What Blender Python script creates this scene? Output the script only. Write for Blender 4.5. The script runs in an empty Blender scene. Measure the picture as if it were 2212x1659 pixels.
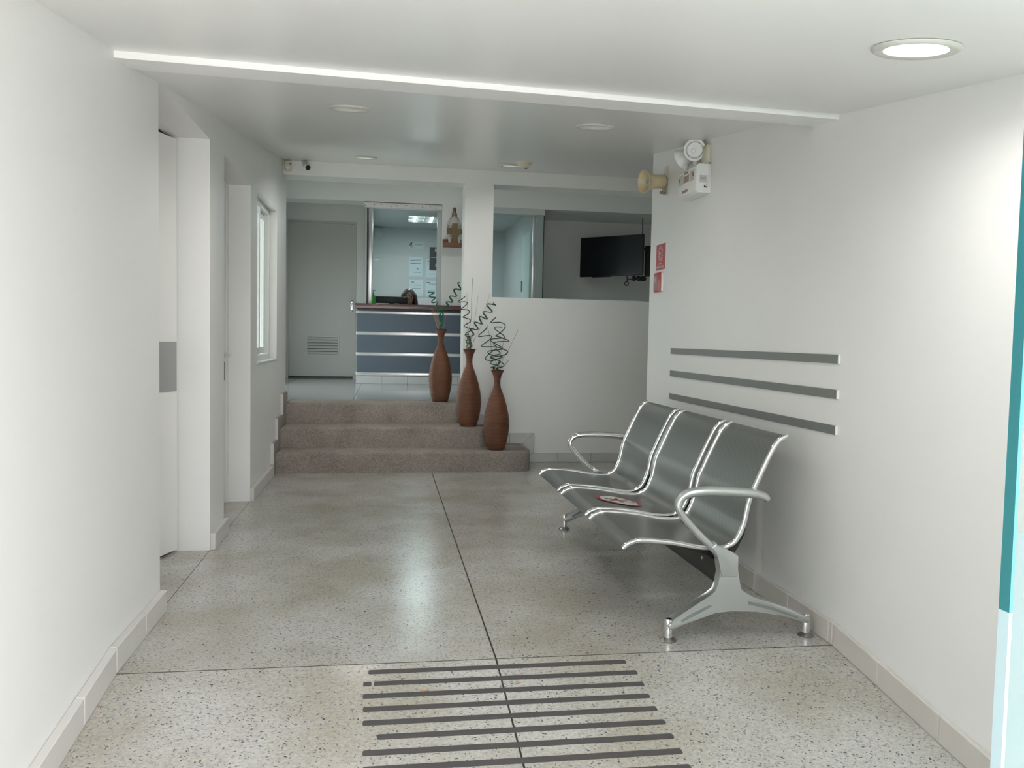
import bpy, bmesh, math, random
from mathutils import Vector, Matrix
PI = math.pi
S = bpy.context.scene
C = bpy.context.collection
random.seed(7)

# ------------------------------------------------------------------ camera
def set_camera():
    yaw, pit, rol = (math.radians(a) for a in (8.839, -3.1185, 1.146))
    fwd = Vector((math.sin(yaw)*math.cos(pit), math.cos(yaw)*math.cos(pit), math.sin(pit)))
    rt = Vector((math.cos(yaw), -math.sin(yaw), 0)); up = rt.cross(fwd)
    r2 = rt*math.cos(rol)+up*math.sin(rol); u2 = -rt*math.sin(rol)+up*math.cos(rol)
    cam = bpy.data.cameras.new('camera'); o = bpy.data.objects.new('camera', cam); C.objects.link(o)
    m = Matrix((r2, u2, -fwd)).transposed().to_4x4(); m.translation = Vector((0, 0, 1.10))
    o.matrix_world = m
    cam.sensor_width = 36; cam.lens = 1776/2212*36; cam.clip_start = 0.02
    S.camera = o
set_camera()

# ------------------------------------------------------------------ world, sun, exposure
W = bpy.data.worlds.new('sky'); S.world = W; W.use_nodes = True
bg = W.node_tree.nodes['Background']
bg.inputs[0].default_value = (0.945, 0.955, 0.97, 1); bg.inputs[1].default_value = 3.0
sun = bpy.data.lights.new('sun', 'SUN'); sun.energy = 11.0; sun.angle = 0.02; sun.color = (1, .97, .94)
so = bpy.data.objects.new('sun', sun); C.objects.link(so)
so.rotation_euler = Vector((.22, -.12, -.97)).to_track_quat('-Z', 'Y').to_euler()
S.view_settings.view_transform = 'Standard'; S.view_settings.look = 'None'
S.view_settings.gamma = 1.0; S.view_settings.use_curve_mapping = False
S.view_settings.exposure = 1.03

# ------------------------------------------------------------------ materials
MATS = {}
def nt(m): return m.node_tree.nodes, m.node_tree.links
def mat(name, col, rough=.5, metal=0., spec=.5, noise=0., nscale=8., bump=0., bscale=60., emit=None, es=0., coat=0.):
    if name in MATS: return MATS[name]
    m = bpy.data.materials.new(name); m.use_nodes = True; MATS[name] = m
    n, l = nt(m); p = n['Principled BSDF']
    p.inputs['Base Color'].default_value = (*col, 1); p.inputs['Roughness'].default_value = rough
    p.inputs['Metallic'].default_value = metal; p.inputs['Specular IOR Level'].default_value = spec
    p.inputs['Coat Weight'].default_value = coat
    geo = n.new('ShaderNodeNewGeometry')
    if noise:
        t = n.new('ShaderNodeTexNoise'); t.inputs['Scale'].default_value = nscale; t.inputs['Detail'].default_value = 5
        l.new(geo.outputs['Position'], t.inputs['Vector'])
        r = n.new('ShaderNodeMix'); r.data_type = 'RGBA'
        r.inputs[6].default_value = (*[c*(1-noise) for c in col], 1); r.inputs[7].default_value = (*[min(1, c*(1+noise)) for c in col], 1)
        l.new(t.outputs['Fac'], r.inputs[0]); l.new(r.outputs[2], p.inputs['Base Color'])
    if bump:
        t = n.new('ShaderNodeTexNoise'); t.inputs['Scale'].default_value = bscale; t.inputs['Detail'].default_value = 3
        l.new(geo.outputs['Position'], t.inputs['Vector'])
        b = n.new('ShaderNodeBump'); b.inputs['Strength'].default_value = bump; b.inputs['Distance'].default_value = .004
        l.new(t.outputs['Fac'], b.inputs['Height']); l.new(b.outputs['Normal'], p.inputs['Normal'])
    if emit:
        p.inputs['Emission Color'].default_value = (*emit, 1); p.inputs['Emission Strength'].default_value = es
    return m

def glass(name, tint, rough=0.0, ior=1.5):
    m = bpy.data.materials.new(name); m.use_nodes = True; MATS[name] = m
    n, l = nt(m); n.remove(n['Principled BSDF'])
    t = n.new('ShaderNodeBsdfTransparent'); t.inputs[0].default_value = (*tint, 1)
    g = n.new('ShaderNodeBsdfGlossy'); g.inputs['Roughness'].default_value = rough
    f = n.new('ShaderNodeFresnel'); f.inputs[0].default_value = ior
    x = n.new('ShaderNodeMixShader')
    geo = n.new('ShaderNodeNewGeometry'); k = n.new('ShaderNodeMath'); k.operation = 'SUBTRACT'; k.inputs[0].default_value = 1
    l.new(geo.outputs['Backfacing'], k.inputs[1]); q = n.new('ShaderNodeMath'); q.operation = 'MULTIPLY'
    l.new(k.outputs[0], q.inputs[0]); l.new(f.outputs[0], q.inputs[1])       # no inner mirror on the exit face
    c = n.new('ShaderNodeMix'); c.data_type = 'RGBA'; c.inputs[6].default_value = (*tint, 1); c.inputs[7].default_value = (1, 1, 1, 1)
    l.new(geo.outputs['Backfacing'], c.inputs[0]); l.new(c.outputs[2], t.inputs[0])
    l.new(q.outputs[0], x.inputs[0]); l.new(t.outputs[0], x.inputs[1]); l.new(g.outputs[0], x.inputs[2])
    l.new(x.outputs[0], n['Material Output'].inputs[0])
    return m

def terrazzo(name):
    m = bpy.data.materials.new(name); m.use_nodes = True; MATS[name] = m
    n, l = nt(m); p = n['Principled BSDF']
    p.inputs['Roughness'].default_value = .22; p.inputs['Specular IOR Level'].default_value = .55
    geo = n.new('ShaderNodeNewGeometry')
    big = n.new('ShaderNodeTexNoise'); big.inputs['Scale'].default_value = 2.2; big.inputs['Detail'].default_value = 6
    l.new(geo.outputs['Position'], big.inputs['Vector'])
    r0 = n.new('ShaderNodeValToRGB'); e = r0.color_ramp.elements
    e[0].position = .36; e[0].color = (.40, .37, .315, 1); e[1].position = .62; e[1].color = (.51, .495, .465, 1)
    l.new(big.outputs['Fac'], r0.inputs[0])
    # tiny mottling
    mo = n.new('ShaderNodeTexNoise'); mo.inputs['Scale'].default_value = 90; mo.inputs['Detail'].default_value = 4
    l.new(geo.outputs['Position'], mo.inputs['Vector'])
    mr = n.new('ShaderNodeMapRange'); mr.inputs[1].default_value = .3; mr.inputs[2].default_value = .7; mr.inputs[3].default_value = .82; mr.inputs[4].default_value = 1.12
    l.new(mo.outputs['Fac'], mr.inputs[0])
    mul = n.new('ShaderNodeMix'); mul.data_type = 'RGBA'; mul.blend_type = 'MULTIPLY'; mul.inputs[0].default_value = 1
    l.new(r0.outputs[0], mul.inputs[6]); l.new(mr.outputs[0], mul.inputs[7])
    last = mul.outputs[2]
    def chips(scale, thr, rad, ca, cb, stretch):
        nonlocal last
        mp = n.new('ShaderNodeMapping'); mp.inputs['Scale'].default_value = stretch
        mp.inputs['Rotation'].default_value = (0, 0, scale*.37)
        l.new(geo.outputs['Position'], mp.inputs[0])
        wn = n.new('ShaderNodeTexNoise'); wn.inputs['Scale'].default_value = scale*.6
        l.new(geo.outputs['Position'], wn.inputs['Vector'])
        add = n.new('ShaderNodeMix'); add.data_type = 'RGBA'; add.blend_type = 'LINEAR_LIGHT'; add.inputs[0].default_value = .012
        l.new(mp.outputs[0], add.inputs[6]); l.new(wn.outputs['Color'], add.inputs[7])
        v = n.new('ShaderNodeTexVoronoi'); v.inputs['Scale'].default_value = scale
        l.new(add.outputs[2], v.inputs['Vector'])
        sp = n.new('ShaderNodeSeparateColor'); l.new(v.outputs['Color'], sp.inputs[0])
        a = n.new('ShaderNodeMath'); a.operation = 'GREATER_THAN'; a.inputs[1].default_value = thr; l.new(sp.outputs[0], a.inputs[0])
        rr = n.new('ShaderNodeMath'); rr.operation = 'MULTIPLY_ADD'; rr.inputs[1].default_value = rad*.6; rr.inputs[2].default_value = rad*.5
        l.new(sp.outputs[1], rr.inputs[0])
        d = n.new('ShaderNodeMath'); d.operation = 'LESS_THAN'; l.new(v.outputs['Distance'], d.inputs[0]); l.new(rr.outputs[0], d.inputs[1])
        k = n.new('ShaderNodeMath'); k.operation = 'MULTIPLY'; l.new(a.outputs[0], k.inputs[0]); l.new(d.outputs[0], k.inputs[1])
        c = n.new('ShaderNodeMix'); c.data_type = 'RGBA'; c.inputs[6].default_value = (*ca, 1); c.inputs[7].default_value = (*cb, 1)
        l.new(sp.outputs[2], c.inputs[0])
        x = n.new('ShaderNodeMix'); x.data_type = 'RGBA'
        l.new(k.outputs[0], x.inputs[0]); l.new(last, x.inputs[6]); l.new(c.outputs[2], x.inputs[7]); last = x.outputs[2]
    chips(75, .45, .36, (.38, .385, .39), (.29, .30, .31), (1, 1.5, 1))
    chips(105, .70, .38, (.045, .05, .06), (.16, .165, .18), (1, 1.8, 1))
    chips(52, .86, .27, (.06, .07, .085), (.24, .26, .28), (1.6, 1, 1))
    chips(34, .988, .17, (.40, .15, .06), (.30, .13, .08), (1, 1.4, 1))
    l.new(last, p.inputs['Base Color'])
    return m

def wicker():
    m = bpy.data.materials.new('brown wicker'); m.use_nodes = True; MATS['wicker'] = m
    n, l = nt(m); p = n['Principled BSDF']; p.inputs['Roughness'].default_value = .5
    geo = n.new('ShaderNodeNewGeometry')
    w = n.new('ShaderNodeTexWave'); w.bands_direction = 'Z'; w.inputs['Scale'].default_value = 30; w.inputs['Distortion'].default_value = .8
    w.inputs['Detail'].default_value = 2; w.inputs['Detail Scale'].default_value = 6
    l.new(geo.outputs['Position'], w.inputs['Vector'])
    t = n.new('ShaderNodeTexNoise'); t.inputs['Scale'].default_value = 9; l.new(geo.outputs['Position'], t.inputs['Vector'])
    r = n.new('ShaderNodeValToRGB'); e = r.color_ramp.elements
    e[0].color = (.045, .018, .010, 1); e[1].color = (.205, .070, .029, 1)
    ml = n.new('ShaderNodeMath'); ml.operation = 'MULTIPLY_ADD'; ml.inputs[1].default_value = .55
    l.new(w.outputs['Fac'], ml.inputs[0]); l.new(t.outputs['Fac'], ml.inputs[2])
    sb = n.new('ShaderNodeMath'); sb.operation = 'SUBTRACT'; sb.inputs[1].default_value = .2; l.new(ml.outputs[0], sb.inputs[0])
    l.new(sb.outputs[0], r.inputs[0]); l.new(r.outputs[0], p.inputs['Base Color'])
    b = n.new('ShaderNodeBump'); b.inputs['Strength'].default_value = .6; b.inputs['Distance'].default_value = .003
    l.new(w.outputs['Fac'], b.inputs['Height']); l.new(b.outputs['Normal'], p.inputs['Normal'])
    return m

def speckle(name, c0, c1, scale, rough):
    m = bpy.data.materials.new(name); m.use_nodes = True; MATS[name] = m
    n, l = nt(m); p = n['Principled BSDF']; p.inputs['Roughness'].default_value = rough
    geo = n.new('ShaderNodeNewGeometry')
    v = n.new('ShaderNodeTexVoronoi'); v.inputs['Scale'].default_value = scale; l.new(geo.outputs['Position'], v.inputs['Vector'])
    t = n.new('ShaderNodeTexNoise'); t.inputs['Scale'].default_value = 5; t.inputs['Detail'].default_value = 6; l.new(geo.outputs['Position'], t.inputs['Vector'])
    sp = n.new('ShaderNodeSeparateColor'); l.new(v.outputs['Color'], sp.inputs[0])
    a = n.new('ShaderNodeMath'); a.operation = 'MULTIPLY_ADD'; a.inputs[1].default_value = .5; l.new(sp.outputs[0], a.inputs[0])
    s2 = n.new('ShaderNodeMath'); s2.operation = 'MULTIPLY'; s2.inputs[1].default_value = .55; l.new(t.outputs['Fac'], s2.inputs[0]); l.new(s2.outputs[0], a.inputs[2])
    r = n.new('ShaderNodeValToRGB'); e = r.color_ramp.elements; e[0].position = .2; e[1].position = .85
    e[0].color = (*c0, 1); e[1].color = (*c1, 1); l.new(a.outputs[0], r.inputs[0]); l.new(r.outputs[0], p.inputs['Base Color'])
    b = n.new('ShaderNodeBump'); b.inputs['Strength'].default_value = .4; b.inputs['Distance'].default_value = .004
    l.new(v.outputs['Distance'], b.inputs['Height']); l.new(b.outputs['Normal'], p.inputs['Normal'])
    return m

def perforated():
    m = mat('perforated steel', (.27, .285, .275), .36, .75)
    n, l = nt(m); p = n['Principled BSDF']
    tc = n.new('ShaderNodeUVMap')
    v = n.new('ShaderNodeTexVoronoi'); v.voronoi_dimensions = '2D'; v.inputs['Scale'].default_value = 150; v.inputs['Randomness'].default_value = 0
    l.new(tc.outputs[0], v.inputs['Vector'])
    d = n.new('ShaderNodeMath'); d.operation = 'LESS_THAN'; d.inputs[1].default_value = .30; l.new(v.outputs['Distance'], d.inputs[0])
    x = n.new('ShaderNodeMix'); x.data_type = 'RGBA'; x.inputs[6].default_value = (.24, .247, .24, 1); x.inputs[7].default_value = (.17, .175, .17, 1)
    l.new(d.outputs[0], x.inputs[0]); l.new(x.outputs[2], p.inputs['Base Color'])
    return m

PAINT = mat('white wall paint', (.80, .80, .785), .45, noise=.02, nscale=3, bump=.06, bscale=45)
CEIL = mat('ceiling gloss paint', (.77, .775, .76), .30, noise=.015, nscale=2)
DOORW = mat('white door enamel', (.78, .77, .75), .35)
TERR = terrazzo('terrazzo')
GROUT = mat('dark joint', (.025, .02, .018), .7)
SKIRT = mat('beige skirting tile', (.60, .57, .53), .4, noise=.05, nscale=12)
SKGREY = mat('grey skirting tile', (.56, .57, .57), .35, noise=.05, nscale=10)
CHROME = mat('chrome', (.85, .85, .86), .10, 1.)
ALU = mat('cast aluminium', (.60, .62, .62), .30, .85)
ALUB = mat('brushed aluminium', (.72, .72, .73), .28, .9)
STEEL = perforated()
BLACK = mat('black plastic', (.012, .013, .014), .45)
BLACKM = mat('black painted steel', (.018, .018, .019), .35)
TAPE = mat('dark grey anti-slip tape', (.072, .067, .066), .8, noise=.12, nscale=60, bump=.3, bscale=400)
RAIL = mat('grey wall strip', (.17, .175, .17), .42)
WHITEP = mat('white plastic', (.80, .80, .79), .35)
BEIGEP = mat('beige plastic', (.62, .52, .33), .4)
CREAM = mat('cream plastic', (.62, .58, .46), .45)
RED = mat('red sign', (.42, .035, .035), .4)
WHITEINK = mat('white print', (.72, .70, .68), .5)
WOODR = mat('dark red wood', (.10, .040, .036), .28, noise=.25, nscale=14, coat=.3)
BLUEP = mat('blue grey laminate', (.085, .118, .155), .4, noise=.06, nscale=5)
STONE = speckle('washed stone', (.17, .14, .122), (.42, .365, .325), 230, .75)
LTILE = mat('grey landing tile', (.40, .42, .42), .12, noise=.06, nscale=5)
CLEAR = glass('clear green glass', (.76, .87, .84))
LENS = glass('clear lens', (.95, .96, .96))
def frosted(name, col):
    m = bpy.data.materials.new(name); m.use_nodes = True; MATS[name] = m
    n, l = nt(m); n.remove(n['Principled BSDF'])
    a = n.new('ShaderNodeBsdfTranslucent'); a.inputs[0].default_value = (*col, 1)
    b = n.new('ShaderNodeBsdfDiffuse'); b.inputs[0].default_value = (*col, 1)
    x = n.new('ShaderNodeMixShader'); x.inputs[0].default_value = .35
    l.new(a.outputs[0], x.inputs[1]); l.new(b.outputs[0], x.inputs[2]); l.new(x.outputs[0], n['Material Output'].inputs[0])
    return m
FROST = frosted('frosted film', (.42, .46, .48))
DGLASS = glass('door glass', (.80, .93, .92))
LAMP = mat('lamp lit', (1, 1, 1), .3, emit=(1, .98, .95), es=14)
LAMPD = mat('lamp lit dim', (1, 1, 1), .3, emit=(1, .97, .92), es=5)
REFL = mat('polished reflector', (.80, .80, .80), .18, 1.)
WICK = wicker()
GREEN = mat('green twig', (.015, .125, .075), .45)
DGREEN = mat('dark green twig', (.010, .045, .030), .45)
TWIG = mat('straw twig', (.36, .27, .17), .7)
DTWIG = mat('brown twig', (.08, .05, .035), .7)

# ------------------------------------------------------------------ mesh helpers
def wloc(o):
    v = Vector((0, 0, 0))
    while o: v = v+o.location; o = o.parent
    return v
class MB:
    def __init__(s): s.bm = bmesh.new()
    def box(s, a, b, bev=0., seg=2):
        cs = [(x, y, z) for z in (a[2], b[2]) for y in (a[1], b[1]) for x in (a[0], b[0])]
        vs = [s.bm.verts.new(c) for c in cs]
        fs = [s.bm.faces.new([vs[i] for i in q]) for q in ((0, 2, 3, 1), (4, 5, 7, 6), (0, 1, 5, 4), (2, 6, 7, 3), (0, 4, 6, 2), (1, 3, 7, 5))]
        if bev:
            es = list({e for f in fs for e in f.edges})
            bmesh.ops.bevel(s.bm, geom=es, offset=bev, segments=seg, affect='EDGES', profile=.5)
        return s
    def hexa(s, cs):
        vs = [s.bm.verts.new(c) for c in cs]
        for q in ((0, 3, 2, 1), (4, 5, 6, 7), (0, 1, 5, 4), (1, 2, 6, 5), (2, 3, 7, 6), (3, 0, 4, 7)): s.bm.faces.new([vs[i] for i in q])
        return s
    def quad(s, cs): s.bm.faces.new([s.bm.verts.new(c) for c in cs]); return s
    def prism(s, pts, fn, h, bev=0., top=None):
        """pts 2-D outline, fn(u,v,t) -> xyz, t in (0,h)"""
        a = [s.bm.verts.new(fn(u, v, 0)) for u, v in pts]; b = [s.bm.verts.new(fn(u, v, h)) for u, v in pts]
        n = len(pts); f0 = s.bm.faces.new(a[::-1]); f1 = s.bm.faces.new(b)
        for i in range(n): s.bm.faces.new((a[i], a[(i+1) % n], b[(i+1) % n], b[i]))
        if bev:
            es = list(f1.edges) if top else list(set(f0.edges) | set(f1.edges))
            bmesh.ops.bevel(s.bm, geom=es, offset=bev, segments=3, affect='EDGES', profile=.5)
        return s
    def tube(s, pts, r, n=8, closed=False, flat=None):
        pts = [Vector(p) for p in pts]; N = len(pts); rings = []
        t = (pts[1]-pts[0]).normalized(); up = Vector((0, 0, 1)) if abs(t.z) < .9 else Vector((0, 1, 0))
        nrm = (up-t*up.dot(t)).normalized()
        for i, p in enumerate(pts):
            t = (pts[min(i+1, N-1)]-pts[max(i-1, 0)])
            if closed: t = pts[(i+1) % N]-pts[i-1]
            t.normalize(); nrm = (nrm-t*nrm.dot(t)).normalized(); bi = t.cross(nrm)
            rr = r[i] if isinstance(r, (list, tuple)) else r
            ra, rb = (rr, rr) if flat is None else (rr, rr*flat)
            rings.append([s.bm.verts.new(p+nrm*math.cos(a)*ra+bi*math.sin(a)*rb) for a in (2*PI*k/n for k in range(n))])
        M = N if closed else N-1
        for i in range(M):
            A, B = rings[i], rings[(i+1) % N]
            for k in range(n): s.bm.faces.new((A[k], A[(k+1) % n], B[(k+1) % n], B[k]))
        if not closed: s.bm.faces.new(rings[0][::-1]); s.bm.faces.new(rings[-1])
        return s
    def lathe(s, prof, c, axis=(0, 0, 1), n=24, cap=True):
        ax = Vector(axis).normalized(); u = ax.orthogonal().normalized(); w = ax.cross(u); c = Vector(c); rings = []
        for r, h in prof:
            if r < 1e-6: rings.append([s.bm.verts.new(c+ax*h)]); continue
            rings.append([s.bm.verts.new(c+ax*h+(u*math.cos(a)+w*math.sin(a))*r) for a in (2*PI*k/n for k in range(n))])
        for A, B in zip(rings, rings[1:]):
            if len(A) == 1 and len(B) == 1: continue
            for k in range(n):
                k2 = (k+1) % n
                if len(A) == 1: s.bm.faces.new((A[0], B[k2], B[k]))
                elif len(B) == 1: s.bm.faces.new((A[k], A[k2], B[0]))
                else: s.bm.faces.new((A[k], A[k2], B[k2], B[k]))
        if cap:
            if len(rings[0]) > 1: s.bm.faces.new(rings[0][::-1])
            if len(rings[-1]) > 1: s.bm.faces.new(rings[-1])
        return s
    def ball(s, c, r, sc=(1, 1, 1), n=12):
        m = Matrix.Translation(c) @ Matrix.Diagonal((*sc, 1)) @ Matrix.Scale(r, 4)
        bmesh.ops.create_uvsphere(s.bm, u_segments=n, v_segments=max(6, n*2//3), radius=1, matrix=m); return s
    def xf(s, m): bmesh.ops.transform(s.bm, matrix=m, verts=s.bm.verts); return s
    def build(s, name, m, parent=None, smooth=35, fixn=True):
        bm = s.bm
        if fixn: bmesh.ops.recalc_face_normals(bm, faces=bm.faces)
        if parent is not None: org = wloc(parent)
        else:
            xs = [v.co for v in bm.verts]
            lo = Vector([min(v[i] for v in xs) for i in range(3)]); hi = Vector([max(v[i] for v in xs) for i in range(3)])
            org = Vector(((lo.x+hi.x)/2, (lo.y+hi.y)/2, lo.z))
        for v in bm.verts: v.co -= org
        me = bpy.data.meshes.new(name); bm.to_mesh(me); bm.free()
        if smooth:
            me.shade_smooth(); me.set_sharp_from_angle(angle=math.radians(smooth))
        me.materials.append(m)
        o = bpy.data.objects.new(name, me); C.objects.link(o)
        if parent is None: o.location = org
        else: o.parent = parent
        return o
def tag(o, label, cat, group=None):
    o['label'] = label; o['category'] = cat
    if group: o['group'] = group
    return o
def struct(o, label=None):
    o['kind'] = 'structure'
    if label: o['label'] = label
    return o
def thing(name, label, cat, loc, group=None):
    o = bpy.data.objects.new(name, None); C.objects.link(o); o.location = loc; o.empty_display_size = .1
    return tag(o, label, cat, group)
def root(name, loc, label=None):
    o = bpy.data.objects.new(name, None); C.objects.link(o); o.location = loc; o.empty_display_size = .1
    return struct(o, label)
def arc(cx, cy, r, a0, a1, n): return [(cx+r*math.cos(a0+(a1-a0)*i/n), cy+r*math.sin(a0+(a1-a0)*i/n)) for i in range(n+1)]
def spline(pts, k=6):
    P = [Vector(p) for p in pts]; out = []
    for i in range(len(P)-1):
        a, b, c, d = P[max(i-1, 0)], P[i], P[i+1], P[min(i+2, len(P)-1)]
        for j in range(k):
            t = j/k
            out.append(.5*((2*b)+(c-a)*t+(2*a-5*b+4*c-d)*t*t+(3*b-a-3*c+d)*t**3))
    return out+[P[-1]]

# ------------------------------------------------------------------ dimensions
XL, XR = -.865, 1.652          # hall side walls
Y0 = .60                       # facade line
YR = 2.75                      # top of the entrance ramp
YF0, YF1 = 7.235, 7.475        # wall between hall and lobby
ZL = .508                      # lobby level
SL = .12                       # ramp slope
def fz(y): return 0. if y > YR else (y-YR)*SL
def cz(y): return 2.57+.134*(y-7.235)              # inner sloping ceiling
def cn(x, y):                                      # outer sloping ceiling
    t = (x-XL)/(XR-XL); zl = 1.994-.136*(2.84-y); zr = 1.953-.1454*(2.867-y)
    return zl+(zr-zl)*t

# ------------------------------------------------------------------ outside ground
g = MB().box((-14, -20, -.42), (16, Y0-.02, -.30)).build('pavement', mat('pale pavement', (.52, .51, .49), .8, noise=.08, nscale=2))
struct(g, 'pale concrete pavement outside the entrance')

screen_wall = MB().box((-2.6, -9, -.42), (-2.4, Y0-.16, 3.6)).build('wall_sky_screen', mat('grey render', (.30, .30, .29), .8, noise=.1, nscale=2), smooth=0)  # unseen wall, added to dim the skylight reaching the right wall
struct(screen_wall, 'added grey wall outside, left of the entrance, screening off skylight')

# ------------------------------------------------------------------ floor
fl = root('floor', (.4, 4, -.06), 'polished speckled terrazzo floor in large slabs')
m = MB().box((-2.0, YR, -.08), (4.7, YF0, -.0008))
m.hexa([(-2.0, Y0, fz(Y0)-.08), (4.7, Y0, fz(Y0)-.08), (4.7, YR, -.08), (-2.0, YR, -.08),
        (-2.0, Y0, fz(Y0)-.0008), (4.7, Y0, fz(Y0)-.0008), (4.7, YR, -.0008), (-2.0, YR, -.0008)])
m.build('joint_bed', GROUT, fl, smooth=0)
def slab(x0, x1, y0, y1, gx0=.0016, gx1=.0016, gy=.0015):
    x0 += gx0; x1 -= gx1; y0 += .0034 if y0 == YR else gy; y1 -= .0034 if y1 == YR else gy
    MB().hexa([(x0, y0, fz(y0)-.02), (x1, y0, fz(y0)-.02), (x1, y1, fz(y1)-.02), (x0, y1, fz(y1)-.02),
               (x0, y0, fz(y0)), (x1, y0, fz(y0)), (x1, y1, fz(y1)), (x0, y1, fz(y1))]).build('terrazzo_slab', TERR, fl, smooth=0)
JX = .391
for a, b in ((Y0, YR), (YR, 4.139), (4.139, 5.398), (5.398, YF0)):
    slab(-1.99, XL, a, b); slab(XL, JX, a, b, gx1=.003); slab(JX, XR-.005, a, b, gx0=.003); slab(XR-.005, 4.69, a, b)

# ------------------------------------------------------------------ walls
w = MB()
ZT = 3.3; XO = -1.015
w.box((XO, Y0, -.45), (XL, 3.365, ZT)); w.box((XO, 3.365, 2.056), (XL, 4.303, ZT)); w.box((XO, 4.303, -.05), (XL, 4.668, ZT))
w.box((XO, 4.668, 2.056), (XL, 5.562, ZT)); w.box((XO, 5.562, -.05), (XL, 5.83, ZT)); w.box((XO, 5.83, -.05), (XL, 6.87, .905))
w.box((XO, 5.83, 2.085), (XL, 6.87, ZT)); w.box((XO, 6.87, -.05), (XL, YF1, ZT))
struct(w.build('wall_left', PAINT, smooth=0), 'white painted left wall with two door recesses and a window')
w = MB().box((XR, Y0, -.45), (XR+.16, 5.035, ZT))
struct(w.build('wall_right', PAINT, smooth=0), 'white painted right wall beside the bench')
w = MB()
w.box((XL-.15, YF0, 2.45), (.68, YF1, ZT)); w.box((.68, YF0, -.05), (.93, YF1, ZT)); w.box((.93, YF0, 2.45), (4.7, YF1, ZT)); w.box((.93, YF0, -.05), (4.7, YF1, 1.468))
struct(w.build('wall_far', PAINT, smooth=0), 'white far wall with stair opening, pillar and half-height opening')
w = MB().box((XR+.16, 4.9, -.05), (4.7, 5.035, ZT)); w.box((4.6, 5.035, -.05), (4.75, YF0, ZT))
struct(w.build('wall_alcove', PAINT, smooth=0))
w = MB().box((-2.1, Y0, -.45), (-2.0, 5.3, ZT)); w.box((-2.1, 7.2, -.45), (-2.0, YF1, ZT)); w.box((-2.1, 5.3, -.45), (-2.0, 7.2, .4)); w.box((-2.1, 5.3, 2.6), (-2.0, 7.2, ZT)); w.box((-2.0, Y0, -.45), (XO, Y0+.1, ZT)); w.box((-2.0, 4.46, -.05), (XO, 4.54, ZT)); w.box((-2.0, YF0+.1, -.05), (XO, YF1, ZT))  # gap in the outer wall added to let daylight through the side window
w.box((-2.1, Y0, ZT), (XL, YF1, ZT+.1))
struct(w.build('wall_side_rooms', PAINT, smooth=0))
w = MB().box((-4, Y0-.14, 1.70), (5, Y0, 4)); w.box((-4, Y0-.14, -.45), (XL-.01, Y0, 1.70)); w.box((XR+.01, Y0-.14, -.45), (5, Y0, 1.70))
struct(w.build('wall_front', PAINT, smooth=0))

# ------------------------------------------------------------------ ceilings (with round holes for the recessed lamps)
HR = .074
def ceiling(name, fn, x0, x1, y0, y1, holes, thick=.09):
    b = MB(); bm = b.bm; hs = .13
    xs = sorted({x0, x1, XL, XR, *[h[0]-hs for h in holes], *[h[0]+hs for h in holes]}); ys = sorted({y0, y1, *[h[1]-hs for h in holes], *[h[1]+hs for h in holes]})
    for i in range(len(xs)-1):
        for j in range(len(ys)-1):
            cx, cy = (xs[i]+xs[i+1])/2, (ys[j]+ys[j+1])/2
            h = [q for q in holes if abs(q[0]-cx) < .02 and abs(q[1]-cy) < .02]
            if not h:
                b.quad([(x, y, fn(x, y)) for x, y in ((xs[i], ys[j]), (xs[i], ys[j+1]), (xs[i+1], ys[j+1]), (xs[i+1], ys[j]))]); continue
            hx, hy = h[0]; n = 32; inn, out = [], []
            for k in range(n):
                a = 2*PI*k/n+PI/4; ca, sa = math.cos(a), math.sin(a); q = hs/max(abs(ca), abs(sa))
                inn.append(bm.verts.new((hx+HR*ca, hy+HR*sa, fn(hx+HR*ca, hy+HR*sa)))); out.append(bm.verts.new((hx+q*ca, hy+q*sa, fn(hx+q*ca, hy+q*sa))))
            for k in range(n): k2 = (k+1) % n; bm.faces.new((out[k], inn[k], inn[k2], out[k2]))
    # roof slab above the ceiling board
    b.hexa([(x0, y0, fn(x0, y0)+.2), (x1, y0, fn(x1, y0)+.2), (x1, y1, fn(x1, y1)+.2), (x0, y1, fn(x0, y1)+.2),
            (x0, y0, fn(x0, y0)+.3), (x1, y0, fn(x1, y0)+.3), (x1, y1, fn(x1, y1)+.3), (x0, y1, fn(x0, y1)+.3)])
    bmesh.ops.remove_doubles(bm, verts=bm.verts, dist=1e-5)
    return struct(b.build(name, CEIL, smooth=0, fixn=False))
LIGHTS = [(-.165, 3.742), (.972, 3.848), (-.162, 6.48), (.965, 6.50)]
ceiling('ceiling', lambda x, y: cz(y), -2.0, 4.7, 2.86, YF0, LIGHTS)['label'] = 'glossy white sloping ceiling over the hall'
NEARL = (1.24, 1.826)
ceiling('ceiling_entrance', cn, -2.0, 4.7, Y0, 2.86, [NEARL])['label'] = 'white ceiling over the entrance ramp'
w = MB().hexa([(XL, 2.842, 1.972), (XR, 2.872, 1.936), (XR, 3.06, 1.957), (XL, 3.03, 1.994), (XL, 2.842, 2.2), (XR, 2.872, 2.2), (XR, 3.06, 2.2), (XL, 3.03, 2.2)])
struct(w.build('trim_1', mat('bright white trim', (.88, .88, .87), .4), smooth=0), 'shallow white ceiling beam with bright front edge')

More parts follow.
